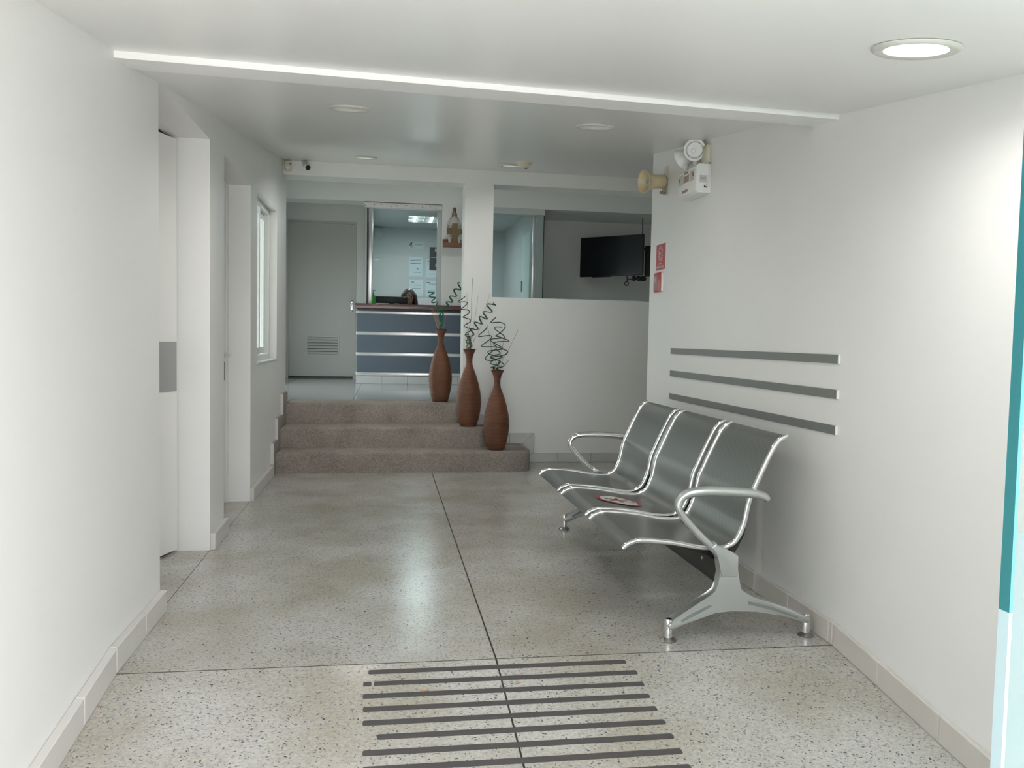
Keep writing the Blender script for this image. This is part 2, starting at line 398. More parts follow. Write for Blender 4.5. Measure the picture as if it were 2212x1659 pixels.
# ------------------------------------------------------------------ baseboards (tile by tile)
def skirt_y(par, xw, xf, y0, y1, mt, L=.31, h=.085, start=None):
    y = y0 if start is None else start
    ys = [y0]; q = start if start is not None else y0+L
    while q < y1-.02:
        if q > y0+.02: ys.append(q)
        q += L
    ys.append(y1)
    if any(a < YR-.001 < b for a, b in zip(ys, ys[1:])): ys = sorted(ys+[YR])
    for a, b in zip(ys, ys[1:]):
        ga, gb = a+.0012, b-.0012; x0, x1 = sorted((xw, xf)); e = random.uniform(-.0012, .0012)
        m = MB().hexa([(x0, ga, fz(ga)), (x1, ga, fz(ga)), (x1, gb, fz(gb)), (x0, gb, fz(gb)), (x0, ga, fz(ga)+h+e), (x1, ga, fz(ga)+h+e), (x1, gb, fz(gb)+h+e), (x0, gb, fz(gb)+h+e)])
        bmesh.ops.bevel(m.bm, geom=list(m.bm.edges), offset=.003, segments=1, affect='EDGES')
        m.build('skirting_tile', mt, par, smooth=0)
br = root('baseboard_right', (XR, 3, 0), 'beige tiled skirting along the right wall')
skirt_y(br, XR, XR-.016, Y0, 5.035, SKIRT, start=2.777-.31*6)
bl = root('baseboard_left', (XL, 3, 0), 'pale skirting along the left wall')
LSK = mat('pale left skirting', (.62, .60, .57), .4, noise=.04, nscale=10)
for a, b in ((Y0, 3.37), (4.300, 4.672), (5.558, 6.55)): skirt_y(bl, XL, XL+.026, a, b, LSK, L=.62)
for i, (pts) in enumerate(([(6.55, 0), (6.55, .255), (6.81, .255), (6.81, .17), (6.70, 0)], [(6.81, .12), (6.81, .425), (7.15, .425), (7.15, .34), (6.97, .12)], [(7.15, .3), (7.15, .60), (7.46, .60), (7.46, .5), (7.35, .3)])):
    o = MB().prism(pts, lambda u, v, t: (XL+t, u, v), .022).build('skirting_tile', mat('stone skirting', (.30, .275, .25), .6, noise=.1, nscale=30), bl, smooth=0)
    MB().box((XL, pts[0][0]-.004, pts[0][1]+.09), (XL+.023, pts[0][0], pts[1][1])).build('white_edge', LSK, o, smooth=0)
bf = root('baseboard_far', (1.6, YF0, 0), 'grey tiled skirting along the far wall, stepping up at the stairs')
def ft(pts): 
    m = MB().prism(pts, lambda u, v, t: (u, YF0-t, v), .014); bmesh.ops.bevel(m.bm, geom=list(m.bm.edges), offset=.002, segments=1, affect='EDGES'); m.build('skirting_tile', SKGREY, bf, smooth=0)
x = 1.336
xs = [1.233, 1.556, 1.86, 2.17, 2.48, 2.79, 3.10, 3.41, 3.72, 4.03, 4.34, 4.59]
ft([(1.233, .002), (1.554, .002), (1.554, .085), (1.338, .085)])
for a, b in zip(xs[1:], xs[2:]): ft([(a+.002, 0.002), (b-.002, .002), (b-.002, .085), (a+.002, .085)])
ft([(1.233, .006), (1.334, .087), (1.334, .262), (1.233, .172)])
ft([(1.115, .169), (1.231, .169), (1.331, .264), (1.115, .264)]); ft([(.90, .169), (1.112, .169), (1.112, .264), (.90, .264)])
ft([(.69, .338), (.93, .338), (.93, .43), (.69, .43)])

# ------------------------------------------------------------------ stairs
st = root('stairs', (.2, 6.7, 0), 'three washed stone steps up to the lobby')
def step(pts, z0, z1): MB().prism(pts, lambda u, v, t: (u, v, z0+t), z1-z0, bev=.022, top=True).build('step', STONE, st, smooth=50)
XS = XL+.023
step([(XS, 6.68)]+arc(1.09, 6.81, .13, -PI/2, 0, 8)+[(1.22, YF0), (XS, YF0)], 0, .167)
step([(XS, 6.95)]+arc(.79, 7.05, .10, -PI/2, 0, 8)+[(.89, YF0), (.679, YF0), (.679, 7.44), (XS, 7.44)], .10, .336)
step([(XS, 7.33)]+arc(.60, 7.405, .07, -PI/2, 0, 8)+[(.679, 7.42), (.679, 7.80), (XS, 7.80)], .10, .508)

# ------------------------------------------------------------------ lobby shell
LX0, LX1 = -1.65, 4.6
lf = root('floor_lobby', (1, 9.5, ZL-.05), 'glossy grey tiled lobby floor')
MB().box((LX0, YF1, -.05), (LX1, 13.6, ZL-.003)).build('joint_bed', mat('grey grout', (.16, .17, .17), .6), lf, smooth=0)
tx = [-1.65, -1.16, -.285, .59, 1.465, 2.34, 3.2, 4.0, 4.6]; ty = [7.80, 8.675, 9.55, 10.425, 11.3, 12.4, 13.5]
for a, b in zip(tx, tx[1:]):
    for c, d in zip(ty, ty[1:]):
        MB().box((a+.002, c+.002, ZL-.02), (b-.002, d-.002, ZL)).build('floor_tile', LTILE, lf, smooth=0)
MB().box((LX0, YF1, ZL-.02), (XL+.02, 7.798, ZL)).build('floor_tile', LTILE, lf, smooth=0)
MB().box((.68, YF1, ZL-.02), (LX1, 7.798, ZL)).build('floor_tile', LTILE, lf, smooth=0)
LW0, LW1 = 8.1, 10.3          # unseen glazed opening added in the lobby's left wall to admit daylight
w = MB().box((LX0-.1, YF1, 0), (LX0, LW0, 3.4)); w.box((LX0-.1, LW1, 0), (LX0, 13.6, 3.4)); w.box((LX0-.1, LW0, 2.0), (LX0, LW1, 3.4)); w.box((LX0-.1, LW0, 0), (LX0, LW1, ZL+.05))
w.box((LX0-.1, YF1-.1, 0), (XL-.14, YF1, 3.4))
struct(w.build('wall_lobby_left', PAINT, smooth=0))
struct(MB().box((LX1, YF1, 0), (LX1+.1, 13.6, 3.4)).build('wall_lobby_right', PAINT, smooth=0))
w = MB().box((LX0, 11.7, 0), (-1.342, 11.85, 3.4)); w.box((-.404, 11.7, 0), (-.262, 11.85, 3.4)); w.box((-1.342, 11.7, 2.675), (-.404, 11.85, 3.4)); w.box((LX0, 11.87, 0), (-.262, 11.95, 3.4))
struct(w.build('wall_lobby_back', PAINT, smooth=0), 'white lobby wall around the grey door')
struct(MB().box((2.035, 11.5, 0), (LX1, 11.65, 3.4)).build('wall_television', PAINT, smooth=0), 'white lobby wall behind the television')
struct(MB().box((-2.5, YF1, 2.55), (LX0-.1, 11.2, 2.67)).build('sun_block_slab', PAINT, smooth=0))  # unseen slab, added to keep direct sun out of the lobby opening
struct(MB().box((-14, Y0, ZL-.25), (-2.11, YF1, ZL-.15)).box((-14, YF1, ZL-.25), (LX0-.1, 16, ZL-.15)).build('added_dark_ground', mat('added dark ground', (.20, .20, .19), .85, noise=.1, nscale=3)), 'added dark ground outside the lobby, cutting upward light')  # unseen dark ground, added to stop light rising onto the lobby beam
lw = root('window_added', (LX0, 9.3, ZL+.05))  # window out of view, added as a daylight source for the lobby
m = MB()
for a in (LW0, (LW0+LW1)/2-.03, LW1-.06): m.box((LX0-.07, a, ZL+.05), (LX0-.03, a+.06, 2.0))
m.build('window_frame', mat('added window frame', (.7, .7, .7), .4), lw, smooth=0)
MB().box((LX0-.052, LW0+.06, ZL+.05), (LX0-.046, LW1-.06, 2.0)).build('pane', CLEAR, lw, smooth=0)
w = MB().box((LX0, 10.55, 2.785), (LX1, 10.90, 3.4)); w.box((.70, 10.55, 1.509), (1.33, 10.68, 2.785))
w.box((2.03, 10.9, 2.785), (LX1, 11.5, 3.4))
struct(w.build('wall_office', PAINT, smooth=0), 'white beam and pier framing the reception window')
w = MB().box((LX0, YF1, 3.3), (LX1, 11.7, 3.4)); struct(w.build('ceiling_lobby', CEIL, smooth=0))
# office shell behind the glass
OFFP = mat('office wall paint', (.60, .62, .61), .5)
w = MB().box((-.26, 10.72, ZL), (-.20, 13.5, 3.4)); w.box((-.26, 13.5, ZL), (2.1, 13.6, 3.4)); w.box((1.93, 10.72, ZL), (2.03, 13.5, 3.4))
struct(w.build('wall_office_inner', OFFP, smooth=0), 'pale green grey office walls seen through the reception glass')
w = MB().box((-.2, 10.9, 2.85), (1.93, 13.5, 2.95)); struct(w.build('ceiling_office', mat('office ceiling paint', (.56, .58, .575), .5), smooth=0))

# ------------------------------------------------------------------ doors on the left wall
FRM = mat('white door frame', (.76, .75, .73), .4)
d = root('door_1', (XO, 4.3, 0), 'white door left slightly ajar with a grey push plate')
ang = math.radians(18.5); ca, sa = math.cos(ang), math.sin(ang)
hx, hy = XO-.004, 4.296
def leafpt(u, t, z): return (hx-sa*u-ca*t, hy-ca*u+sa*t, z)      # u along the leaf from the hinge, t into the side room
def leafbox(mb, u0, u1, t0, t1, z0, z1): return mb.hexa([leafpt(u0, t0, z0), leafpt(u1, t0, z0), leafpt(u1, t1, z0), leafpt(u0, t1, z0), leafpt(u0, t0, z1), leafpt(u1, t0, z1), leafpt(u1, t1, z1), leafpt(u0, t1, z1)])
lf1 = leafbox(MB(), .004, .90, 0, .04, .012, 2.045).build('leaf', DOORW, d, smooth=0)
o = leafbox(MB(), .012, .33, -.004, 0, .81, 1.055).build('push_plate', mat('grey push plate', (.36, .36, .355), .4, .3), lf1, smooth=0); o['label'] = 'matt grey metal push plate'
m = MB().box((XO-.05, 4.303, 0), (XO, 4.36, 2.10)); m.box((XO-.05, 3.30, 2.058), (XO, 4.303, 2.11)); m.box((XO-.05, 3.30, 0), (XO, 3.365, 2.10)); m.build('door_frame', FRM, d, smooth=0)
d = root('door_2', (XO, 5.1, 0), 'closed white door with a chrome lever handle')
lf2 = MB().box((XO-.04, 4.70, .012), (XO, 5.525, 2.03)).build('leaf', DOORW, d, smooth=0)
m = MB().box((XO-.045, 5.527, 0), (XO+.012, 5.561, 2.055)); m.box((XO-.045, 4.669, 0), (XO+.012, 4.698, 2.055)); m.box((XO-.045, 4.698, 2.032), (XO+.012, 5.527, 2.055)); m.build('door_frame', FRM, d, smooth=0)
m = MB().lathe([(.022, 0), (.022, .008), (.009, .010), (.009, .045)], (XO, 5.47, .965), (1, 0, 0), 14); m.tube([(XO+.045, 5.475, .965), (XO+.05, 5.43, .965), (XO+.05, 5.35, .962)], .009); m.build('handle', CHROME, lf2)
m = MB().box((XO, 5.455, .80), (XO+.004, 5.49, .92), .001); m.build('lock_plate', mat('brown lock plate', (.12, .06, .05), .4), lf2, smooth=0)

# ------------------------------------------------------------------ side window
wn = root('window_1', (XL-.1, 6.35, .905), 'white aluminium sliding window in the left wall')
WF = mat('white aluminium frame', (.72, .74, .73), .35)
m = MB()
for a, b in (((XO+.03, 5.835, .905), (XO+.095, 5.875, 2.085)), ((XO+.03, 6.825, .905), (XO+.095, 6.868, 2.085)), ((XO+.03, 5.875, .905), (XO+.095, 6.825, .945)), ((XO+.03, 5.875, 2.045), (XO+.095, 6.825, 2.085))): m.box(a, b, .003, 1)
m.build('window_frame', WF, wn)
for k, (y0, y1, xx) in enumerate(((5.88, 6.37, XO+.07), (6.33, 6.82, XO+.04))):
    m = MB()
    for a, b in (((xx, y0, .95), (xx+.022, y0+.05, 2.04)), ((xx, y1-.05, .95), (xx+.022, y1, 2.04)), ((xx, y0+.05, .95), (xx+.022, y1-.05, 1.0)), ((xx, y0+.05, 1.99), (xx+.022, y1-.05, 2.04))): m.box(a, b, .002, 1)
    s = m.build('sash', WF, wn)
    MB().box((xx+.009, y0+.045, .995), (xx+.013, y1-.045, 1.995)).build('pane', CLEAR, s, smooth=0)
MB().box((XO+.095, 5.832, .893), (XL+.006, 6.868, .906), .002, 1).build('window_sill', WF, wn)

# ------------------------------------------------------------------ entrance glass panel at the right edge
gd = root('door_3', (1.1, .70, fz(.7)), 'clear entrance glass panel with teal edge at the far right')
gx = .600
MB().box((gx+.003, .700, fz(.7)+.01), (XR, .712, 1.66)).build('glass_pane', DGLASS, gd, smooth=0)
MB().box((gx, .699, .845), (gx+.0035, .713, 1.66)).build('polished_edge', mat('teal glass edge', (.012, .15, .17), .08, spec=.6), gd, smooth=0)
MB().box((gx, .699, fz(.7)+.01), (gx+.0035, .713, .845)).build('edge_strip', mat('pale blue edge strip', (.36, .48, .52), .3), gd, smooth=0)
MB().box((gx+.004, .7125, fz(.7)+.05), (XR, .7135, .92)).build('frosted_film', FROST, gd, smooth=0)

# ------------------------------------------------------------------ bench
bx = thing('waiting_bench', 'three-seat perforated grey steel waiting bench with chrome frame and armrests', 'bench', (1.3, 3.74, 0))
PR = [(.879, .334), (.897, .349), (.918, .358), (.94, .363), (.984, .361), (1.072, .352), (1.16, .336), (1.20, .330), (1.238, .327), (1.265, .328), (1.29, .335), (1.315, .350), (1.333, .375), (1.345, .402), (1.354, .43), (1.370, .51), (1.391, .562), (1.433, .657), (1.465, .718), (1.488, .742), (1.512, .755)]
prof = spline([(a, 0, b) for a, b in PR], 4)
def seat(y0, y1):
    b = MB(); bm = b.bm; uv = None
    n = len(prof); t = .004; rows = []
    L = 0; Ls = [0]
    for i in range(1, n): L += (prof[i]-prof[i-1]).length; Ls.append(L)
    nr = []
    for i in range(n):
        d = prof[min(i+1, n-1)]-prof[max(i-1, 0)]; nr.append(Vector((-d.z, 0, d.x)).normalized())
    top = [[bm.verts.new((p.x, y, p.z)) for y in (y0, y1)] for p in prof]
    bot = [[bm.verts.new((p.x-q.x*t, y, p.z-q.z*t)) for y in (y0, y1)] for p, q in zip(prof, nr)]
    uvl = bm.loops.layers.uv.new('UVMap')
    def face(vs, uvs):
        f = bm.faces.new(vs)
        for lp, c in zip(f.loops, uvs): lp[uvl].uv = c
    for i in range(n-1):
        face((top[i][0], top[i+1][0], top[i+1][1], top[i][1]), [(Ls[i], y0), (Ls[i+1], y0), (Ls[i+1], y1), (Ls[i], y1)])
        face((bot[i][0], bot[i][1], bot[i+1][1], bot[i+1][0]), [(Ls[i], y0), (Ls[i], y1), (Ls[i+1], y1), (Ls[i+1], y0)])
        for k in (0, 1): face((top[i][k], bot[i][k], bot[i+1][k], top[i+1][k]), [(0, 0)]*4)
    for i in (0, n-1): face((top[i][0], top[i][1], bot[i][1], bot[i][0]), [(0, 0)]*4)
    o = b.build('seat_shell', STEEL, bx, smooth=60)
    for y in (y0+.004, y1-.004):
        MB().tube([(p.x, y, p.z) for p in prof], .0105, 8).build('edge_tube', CHROME, o, smooth=80)
    # curved black saddle under the seat
    pts = []
    idx = [i for i in range(n) if 1.10 < prof[i].x < 1.368 and prof[i].z < .47]
    up_ = [(prof[i].x-nr[i].x*.012, prof[i].z-nr[i].z*.012) for i in idx]
    lo_ = [(1.345, .325), (1.325, .292), (1.30, .288), (1.24, .288), (1.14, .318)]
    MB().prism(up_+[(1.378, .42), (1.368, .37)]+lo_, lambda u, v, t: (u, y0+.03+t, v), .05, bev=.003).build('saddle', BLACKM, o, smooth=30)
    MB().prism(up_+[(1.378, .42), (1.368, .37)]+lo_, lambda u, v, t: (u, y1-.08+t, v), .05, bev=.003).build('saddle', BLACKM, o, smooth=30)
    return o
seats = [seat(2.905, 3.418), seat(3.478, 3.992), seat(4.062, 4.578)]
MB().box((1.236, 2.86, .200), (1.310, 4.64, .288), .006).build('beam', BLACKM, bx)
for y in (3.02, 3.34, 3.9): MB().lathe([(.006, 0), (.006, .003)], (1.236, y, .262), (-1, 0, 0), 8).build('bolt', ALU, bx)
LEG = [(1.232, .300), (1.232, .210), (1.222, .184), (1.20, .166), (1.154, .146), (1.10, .112), (1.062, .080), (1.045, .074), (1.036, .062), (1.044, .048), (1.064, .046), (1.125, .074), (1.219, .105), (1.282, .117), (1.378, .112), (1.482, .086), (1.565, .056), (1.588, .052), (1.600, .064), (1.594, .078), (1.561, .088), (1.50, .116), (1.442, .136), (1.37, .158), (1.331, .170), (1.312, .186), (1.303, .215), (1.302, .300)]
def leg(yc, far):
    t = .042
    o = MB().prism(LEG, lambda u, v, q: (u, yc-t/2+q, v), t, bev=.007).build('leg', ALU, bx, smooth=60)
    for s in (-1, 1):
        yy = yc+s*(t/2+.0006)
        for a in ([(1.085, .083), (1.13, .110), (1.195, .137), (1.205, .132), (1.14, .098), (1.088, .074)], [(1.345, .146), (1.44, .122), (1.545, .081), (1.548, .074), (1.44, .110), (1.345, .134)]):
            MB().prism(a, lambda u, v, q: (u, yy-.0008+q, v), .0016).build('groove', mat('recessed grey', (.30, .32, .32), .35, .6), o, smooth=0)
    for fx in (1.046, 1.590):
        MB().lathe([(.0155, .010), (.016, .072), (.013, .083), (.005, .087)], (fx, yc, 0), n=14).build('foot_pin', CHROME, o)
        MB().lathe([(.031, 0), (.032, .004), (.024, .010), (.013, .016), (.013, .022)], (fx, yc, 0), n=18).build('foot_glide', mat('worn metal glide', (.35, .34, .33), .25, .9), o)
    # upper casting: post head and armrest loop
    head = [(1.232, .301), (1.232, .268), (1.302, .268), (1.302, .318), (1.295, .327), (1.262, .331), (1.232, .352), (1.20, .366), (1.19, .350), (1.222, .322)]
    head = [(1.232, .236), (1.302, .236), (1.303, .314), (1.297, .324), (1.27, .328), (1.240, .342), (1.215, .366), (1.193, .352), (1.218, .322), (1.230, .304)]
    a = MB().prism(head, lambda u, v, q: (u, yc-t/2-.001+q, v), t+.002, bev=.006)
    arm = spline([(1.232, yc, .318), (1.20, yc, .352), (1.165, yc, .384), (1.114, yc, .436), (1.083, yc, .472), (1.070, yc, .498), (1.074, yc, .523), (1.096, yc, .543), (1.130, yc, .552), (1.191, yc, .556), (1.298, yc, .551), (1.362, yc, .545), (1.400, yc, .535), (1.412, yc, .527)], 5)
    rr = []
    for i in range(len(arm)):
        f = i/(len(arm)-1); rr.append(.0145+.004*max(0, math.sin(PI*(f-.45)/.55)) if f > .45 else .0145)
    a.tube(arm, rr, 12, flat=1.25)
    a.ball((1.412, yc, .527), .0145, (1, 1.2, 1))
    o2 = a.build('armrest', ALU if not far else CHROME, bx, smooth=60)
    return o
leg(2.855, 0); leg(4.636, 1)
# no-sitting sticker on the middle seat
def onseat(x):
    for a, b in zip(prof, prof[1:]):
        if a.x <= x <= b.x: return a.z+(b.z-a.z)*(x-a.x)/(b.x-a.x)
    return .35
def sticker():
    cx, cy, a, b = 1.102, 3.728, .107, .107
    def disc(mb, r0, r1, dz, n=40):
        for k in range(n):
            t0, t1 = 2*PI*k/n, 2*PI*(k+1)/n
            q = []
            for r, t in ((r0, t0), (r1, t0), (r1, t1), (r0, t1)):
                x = cx+r*math.cos(t)*a; q.append((x, cy+r*math.sin(t)*b, onseat(x)+dz))
            try: mb.quad(q)
            except Exception: pass
    def poly(mb, pts, dz):   # pts in unit disc, (u toward the backrest, v along the bench)
        mb.quad([(cx+u*a, cy+v*b, onseat(cx+u*a)+dz) for u, v in pts])
    s = thing('seat_sticker', 'round white and red no-sitting sticker on the middle seat', 'sticker', (cx, cy, .35))
    m = MB(); 
    for r0, r1 in ((.02, .3), (.3, .6), (.6, .86)): disc(m, r0, r1, .0026)
    m.build('backing', mat('sticker white', (.62, .64, .62), .45), s, smooth=0)
    m = MB(); disc(m, .84, 1.0, .0030)
    for i in range(8):
        u0, u1 = -.62+1.24*i/8, -.62+1.24*(i+1)/8
        m.quad([(cx+p*a, cy+q*b, onseat(cx+p*a)+.0034) for p, q in ((u0, u0*1.0-.09), (u1, u1*1.0-.09), (u1, u1*1.0+.09), (u0, u0*1.0+.09))])
    m.build('red_ring', mat('sticker red', (.36, .035, .035), .45), s, smooth=0)
    m = MB()
    for pts in ([(-.66, -.1), (-.5, -.1), (-.5, .08), (-.66, .08)], [(-.46, -.06), (-.05, -.12), (-.05, .16), (-.46, .08)], [(-.12, .1), (.05, .1), (.05, .42), (-.12, .42)],
                [(-.05, -.12), (.10, -.12), (.10, -.5), (-.05, -.5)], [(.12, -.10), (.5, -.04), (.5, .06), (.12, .04)], [(.54, -.05), (.74, -.05), (.74, .06), (.54, .06)]): poly(m, pts, .0030)
    m.build('pictogram', BLACK, s, smooth=0)
sticker()

# ------------------------------------------------------------------ grey strips on the right wall
for nm, z0, z1 in (('topmost', 1.034, 1.067), ('middle', .904, .937), ('lowest', .771, .804)):
    r_ = thing('wall_guard_strip', f'long grey wall strip above the bench, {nm} of the three', 'wall strip', (XR, 3.7, z0), 'grey strips on the right wall')
    MB().box((XR-.007, 2.802, z0), (XR, 4.596, z1), .001, 1).build('strip', RAIL, r_, smooth=0)
    MB().box((XR-.0072, 2.797, z0), (XR, 2.802, z1)).build('end_cap', WHITEP, r_, smooth=0)

# ------------------------------------------------------------------ anti-slip tapes on the ramp
ORD = ['first', 'second', 'third', 'fourth', 'fifth', 'sixth', 'seventh', 'eighth', 'ninth', 'tenth']
for i in range(10):
    yc = 2.693-.0722*i; x0 = (-.041, -.056, -.055, -.053, -.052, -.010, -.048, -.046, -.05, -.05)[i]; x1 = (.836, .855, .855, .851, .851, .853, .853, .853, .853, .853)[i]
    h = .0125
    def tape(a, b):
        r = .004
        pts = [(a+r, yc-h), (b-r, yc-h), (b, yc-h+r), (b, yc+h-r), (b-r, yc+h), (a+r, yc+h), (a, yc+h-r), (a, yc-h+r)]
        return MB().prism(pts, lambda u, v, t: (u, v, fz(v)+.0003+t), .0013)
    lab = f'dark grey anti-slip ramp tape, {ORD[i]} from the cross joint'
    if i == 1:
        m = thing('anti_slip_tape', lab+', torn at its left end', 'floor tape', (.4, yc, fz(yc)), 'anti-slip tapes on the ramp')
        tape(x0, -.030).build('torn_end', TAPE, m, smooth=0); tape(-.022, x1).build('tape', TAPE, m, smooth=0)
    else:
        tag(tape(x0, x1).build('anti_slip_tape', TAPE, smooth=0), lab, 'floor tape', 'anti-slip tapes on the ramp')
def leaf(x, y, s, a, lab):
    pts = [(-1, 0), (-.4, .28), (.2, .22), (.6, .05), (1.3, .03), (1.3, -.03), (.6, -.06), (.1, -.25), (-.5, -.25)]
    m = MB().prism([(x+s*(u*math.cos(a)-v*math.sin(a)), y+s*(u*math.sin(a)+v*math.cos(a))) for u, v in pts], lambda u, v, t: (u, v, fz(v)+.0004+t), .0015)
    tag(m.build('dry_leaf', mat('dry leaf', (.38, .22, .09), .6), smooth=0), lab, 'leaf')
leaf(.135, 2.565, .013, .1, 'tiny dry brown leaf between the tapes, left one'); leaf(.44, 2.585, .013, .45, 'tiny dry brown leaf between the tapes, right one')

# ------------------------------------------------------------------ recessed ceiling lamps
def downlight(x, y, fn, label, lit, power, k=1.):
    z = fn(x, y); sx = (fn(x+.01, y)-fn(x-.01, y))/.02; sy = (fn(x, y+.01)-fn(x, y-.01))/.02
    nrm = Vector((sx, sy, -1)).normalized()      # pointing down
    t = thing('recessed_downlight', label, 'ceiling lamp', (x, y, z-.01), 'recessed ceiling lamps')
    c = Vector((x, y, z))
    TRIM = mat('white lamp trim', (.56, .56, .52), .35)
    MB().lathe([(.073, .001), (.091*k, .001), (.090*k, .006), (.082*k, .011), (.0725, .007), (.0705, .0), (.073, .001)], c, nrm, 36, cap=False).build('trim_ring', TRIM, t, smooth=60)
    MB().lathe([(.0725, .003), (.068, -.03), (.052, -.075), (.03, -.095), (0, -.1)], c, nrm, 32, cap=False).build('reflector', REFL, t, smooth=60)
    if lit:
        MB().lathe([(.066, -.004), (.060, .001), (0, .003)], c, nrm, 32, cap=False).build('diffuser', LAMP, t, smooth=60)
    else:
        u = nrm.orthogonal().normalized()
        MB().tube([c-nrm*.05-u*.045, c-nrm*.05+u*.045], .014, 10).build('bulb', LAMPD, t, smooth=60)
    L = bpy.data.lights.new('lamp', 'AREA'); L.shape = 'DISK'; L.size = .11; L.spread = math.radians(155); L.energy = power; L.color = (1, .97, .92)
    lo = bpy.data.objects.new('lamp_light', L); C.objects.link(lo); lo.parent = t
    lo.location = (c+nrm*.012)-Vector(t.location); lo.rotation_euler = nrm.to_track_quat('-Z', 'Y').to_euler()
downlight(*NEARL, cn, 'brightly lit round recessed ceiling lamp over the entrance', True, 1.6, 1.1)
for (x, y), pw, lab in zip(LIGHTS, (2.8, 0.8, 2.6, 1.1), ('round recessed ceiling lamp over the left door', 'round recessed ceiling lamp beside the emergency light', 'small far recessed ceiling lamp above the stairs', 'small far recessed ceiling lamp next to the smoke detector')):
    downlight(x, y, lambda a, b: cz(b), lab, False, pw)
# lobby lamp (unseen, added to brighten the lobby) and office luminaire
t = thing('added_lobby_lamp', 'added unseen round lamp brightening the lobby', 'ceiling lamp', (.9, 9.0, 3.27))
MB().lathe([(.16, 0), (.17, -.03), (.17, -.05)], (.9, 9.0, 3.30), n=24).build('housing', WHITEP, t)
MB().lathe([(.15, 0), (.13, -.02), (0, -.03)], (.9, 9.0, 3.25), n=24).build('diffuser', LAMPD, t)
L = bpy.data.lights.new('lamp', 'AREA'); L.shape = 'DISK'; L.size = .3; L.energy = 2; L.color = (1, .97, .92)
lo = bpy.data.objects.new('lamp_light', L); C.objects.link(lo); lo.parent = t; lo.location = (0, 0, -.07)
t = thing('louvre_luminaire', 'silver louvred office ceiling light behind the reception glass', 'ceiling light', (.55, 12.05, 2.82))
MB().box((.31, 11.75, 2.835), (.80, 12.38, 2.85)).build('tray', REFL, t)
for i in range(5): MB().box((.31+.1205*i-.002, 11.75, 2.80), (.31+.1205*i+.006, 12.38, 2.836)).build('louvre', REFL, t)
for y in (11.75, 12.06, 12.375): MB().box((.31, y-.004, 2.80), (.80, y+.004, 2.836)).build('crossbar', REFL, t)
for x in (.43, .67): MB().tube([(x, 11.8, 2.822), (x, 12.34, 2.822)], .012, 8).build('tube', mat('office tube', (1, 1, 1), .3, emit=(.85, .95, 1), es=4), t)
L = bpy.data.lights.new('lamp', 'AREA'); L.shape = 'RECTANGLE'; L.size = .45; L.size_y = .6; L.energy = 11; L.color = (.86, .95, 1)
lo = bpy.data.objects.new('lamp_light', L); C.objects.link(lo); lo.parent = t; lo.location = (0, 0, -.04)

# ------------------------------------------------------------------ smoke detector, motion sensor, camera
sx_, sy_ = 1.012, 6.13; zc = cz(sy_); n_ = Vector((0, .134, -1)).normalized()
t = thing('smoke_detector', 'cream smoke detector on the ceiling beside the far lamp', 'smoke detector', (sx_, sy_, zc-.05))
MB().lathe([(.062, 0), (.062, .012), (.052, .018), (.046, .034), (.030, .046), (0, .048)], (sx_, sy_, zc), n_, 24).build('body', CREAM, t)
MB().lathe([(.012, .046), (.012, .054), (0, .055)], (sx_+.01, sy_-.02, zc), n_, 12).build('sensor', DTWIG, t)
t = thing('motion_sensor', 'cream motion sensor in the left corner above the stairs', 'motion sensor', (-.822, YF0, 2.48))
MB().box((-.851, YF0-.045, 2.474), (-.793, YF0, 2.562), .010, 3).build('housing', CREAM, t, smooth=50)
MB().ball((-.822, YF0-.042, 2.503), .022, (1, .6, 1)).build('lens', mat('milky lens', (.72, .70, .62), .3), t)
MB().box((-.808, YF0-.048, 2.528), (-.794, YF0-.043, 2.533)).build('indicator', BLACK, t)
t = thing('security_camera', 'small white bullet security camera above the stairs', 'camera', (-.68, YF0, 2.5))
MB().lathe([(.022, 0), (.022, .008), (.010, .014)], (-.683, YF0, 2.556), (0, -1, 0), 14).build('base', WHITEP, t)
MB().tube([(-.683, YF0-.01, 2.556), (-.68, YF0-.03, 2.556), (-.676, YF0-.04, 2.548)], .008).build('bracket', WHITEP, t)
a_, b_ = Vector((-.685, YF0-.03, 2.556)), Vector((-.652, YF0-.125, 2.495)); ax = (b_-a_).normalized()
MB().lathe([(.016, 0), (.024, .012), (.026, .10), (.027, .125), (.024, .128)], a_, ax, 18).build('body', WHITEP, t)
MB().lathe([(.022, 0), (.022, .002), (.010, .003), (0, .006)], a_+ax*.1285, ax, 18).build('lens', BLACK, t)

# ------------------------------------------------------------------ emergency light on the right wall
t = thing('emergency_light', 'white twin-head emergency light unit on the right wall', 'emergency light', (XR, 4.2, 1.874))
b = MB().prism([(1.572+.012, 1.874), (XR, 1.874), (XR, 2.022), (1.572+.012, 2.022), (1.572, 2.010), (1.572, 1.886)], lambda u, v, q: (u, 4.085+q, v), .268, bev=.002).build('battery_box', WHITEP, t, smooth=20)
def fp(y0, y1, z0, z1, mt, nm, par=b, e=.0): MB().box((1.5712-e, y0, z0), (1.5722, y1, z1)).build(nm, mt, par, smooth=0)
BRN = mat('faded brown print', (.36, .24, .18), .5); GRN = mat('grey print', (.52, .52, .48), .5)
fp(4.275, 4.345, 1.945, 1.998, GRN, 'label'); fp(4.325, 4.338, 1.965, 1.985, RED, 'arrow_mark', e=.0006); fp(4.115, 4.18, 1.945, 1.998, GRN, 'label'); fp(4.122, 4.137, 1.965, 1.985, RED, 'arrow_mark', e=.0006)
fp(4.19, 4.268, 1.950, 1.985, BRN, 'label'); fp(4.20, 4.265, 1.993, 2.006, BRN, 'label'); fp(4.205, 4.285, 1.898, 1.912, BRN, 'label')
MB().box((1.590, 4.0838, 1.925), (1.628, 4.0855, 1.963)).build('label', mat('rating plate', (.58, .58, .56), .5), b, smooth=0)
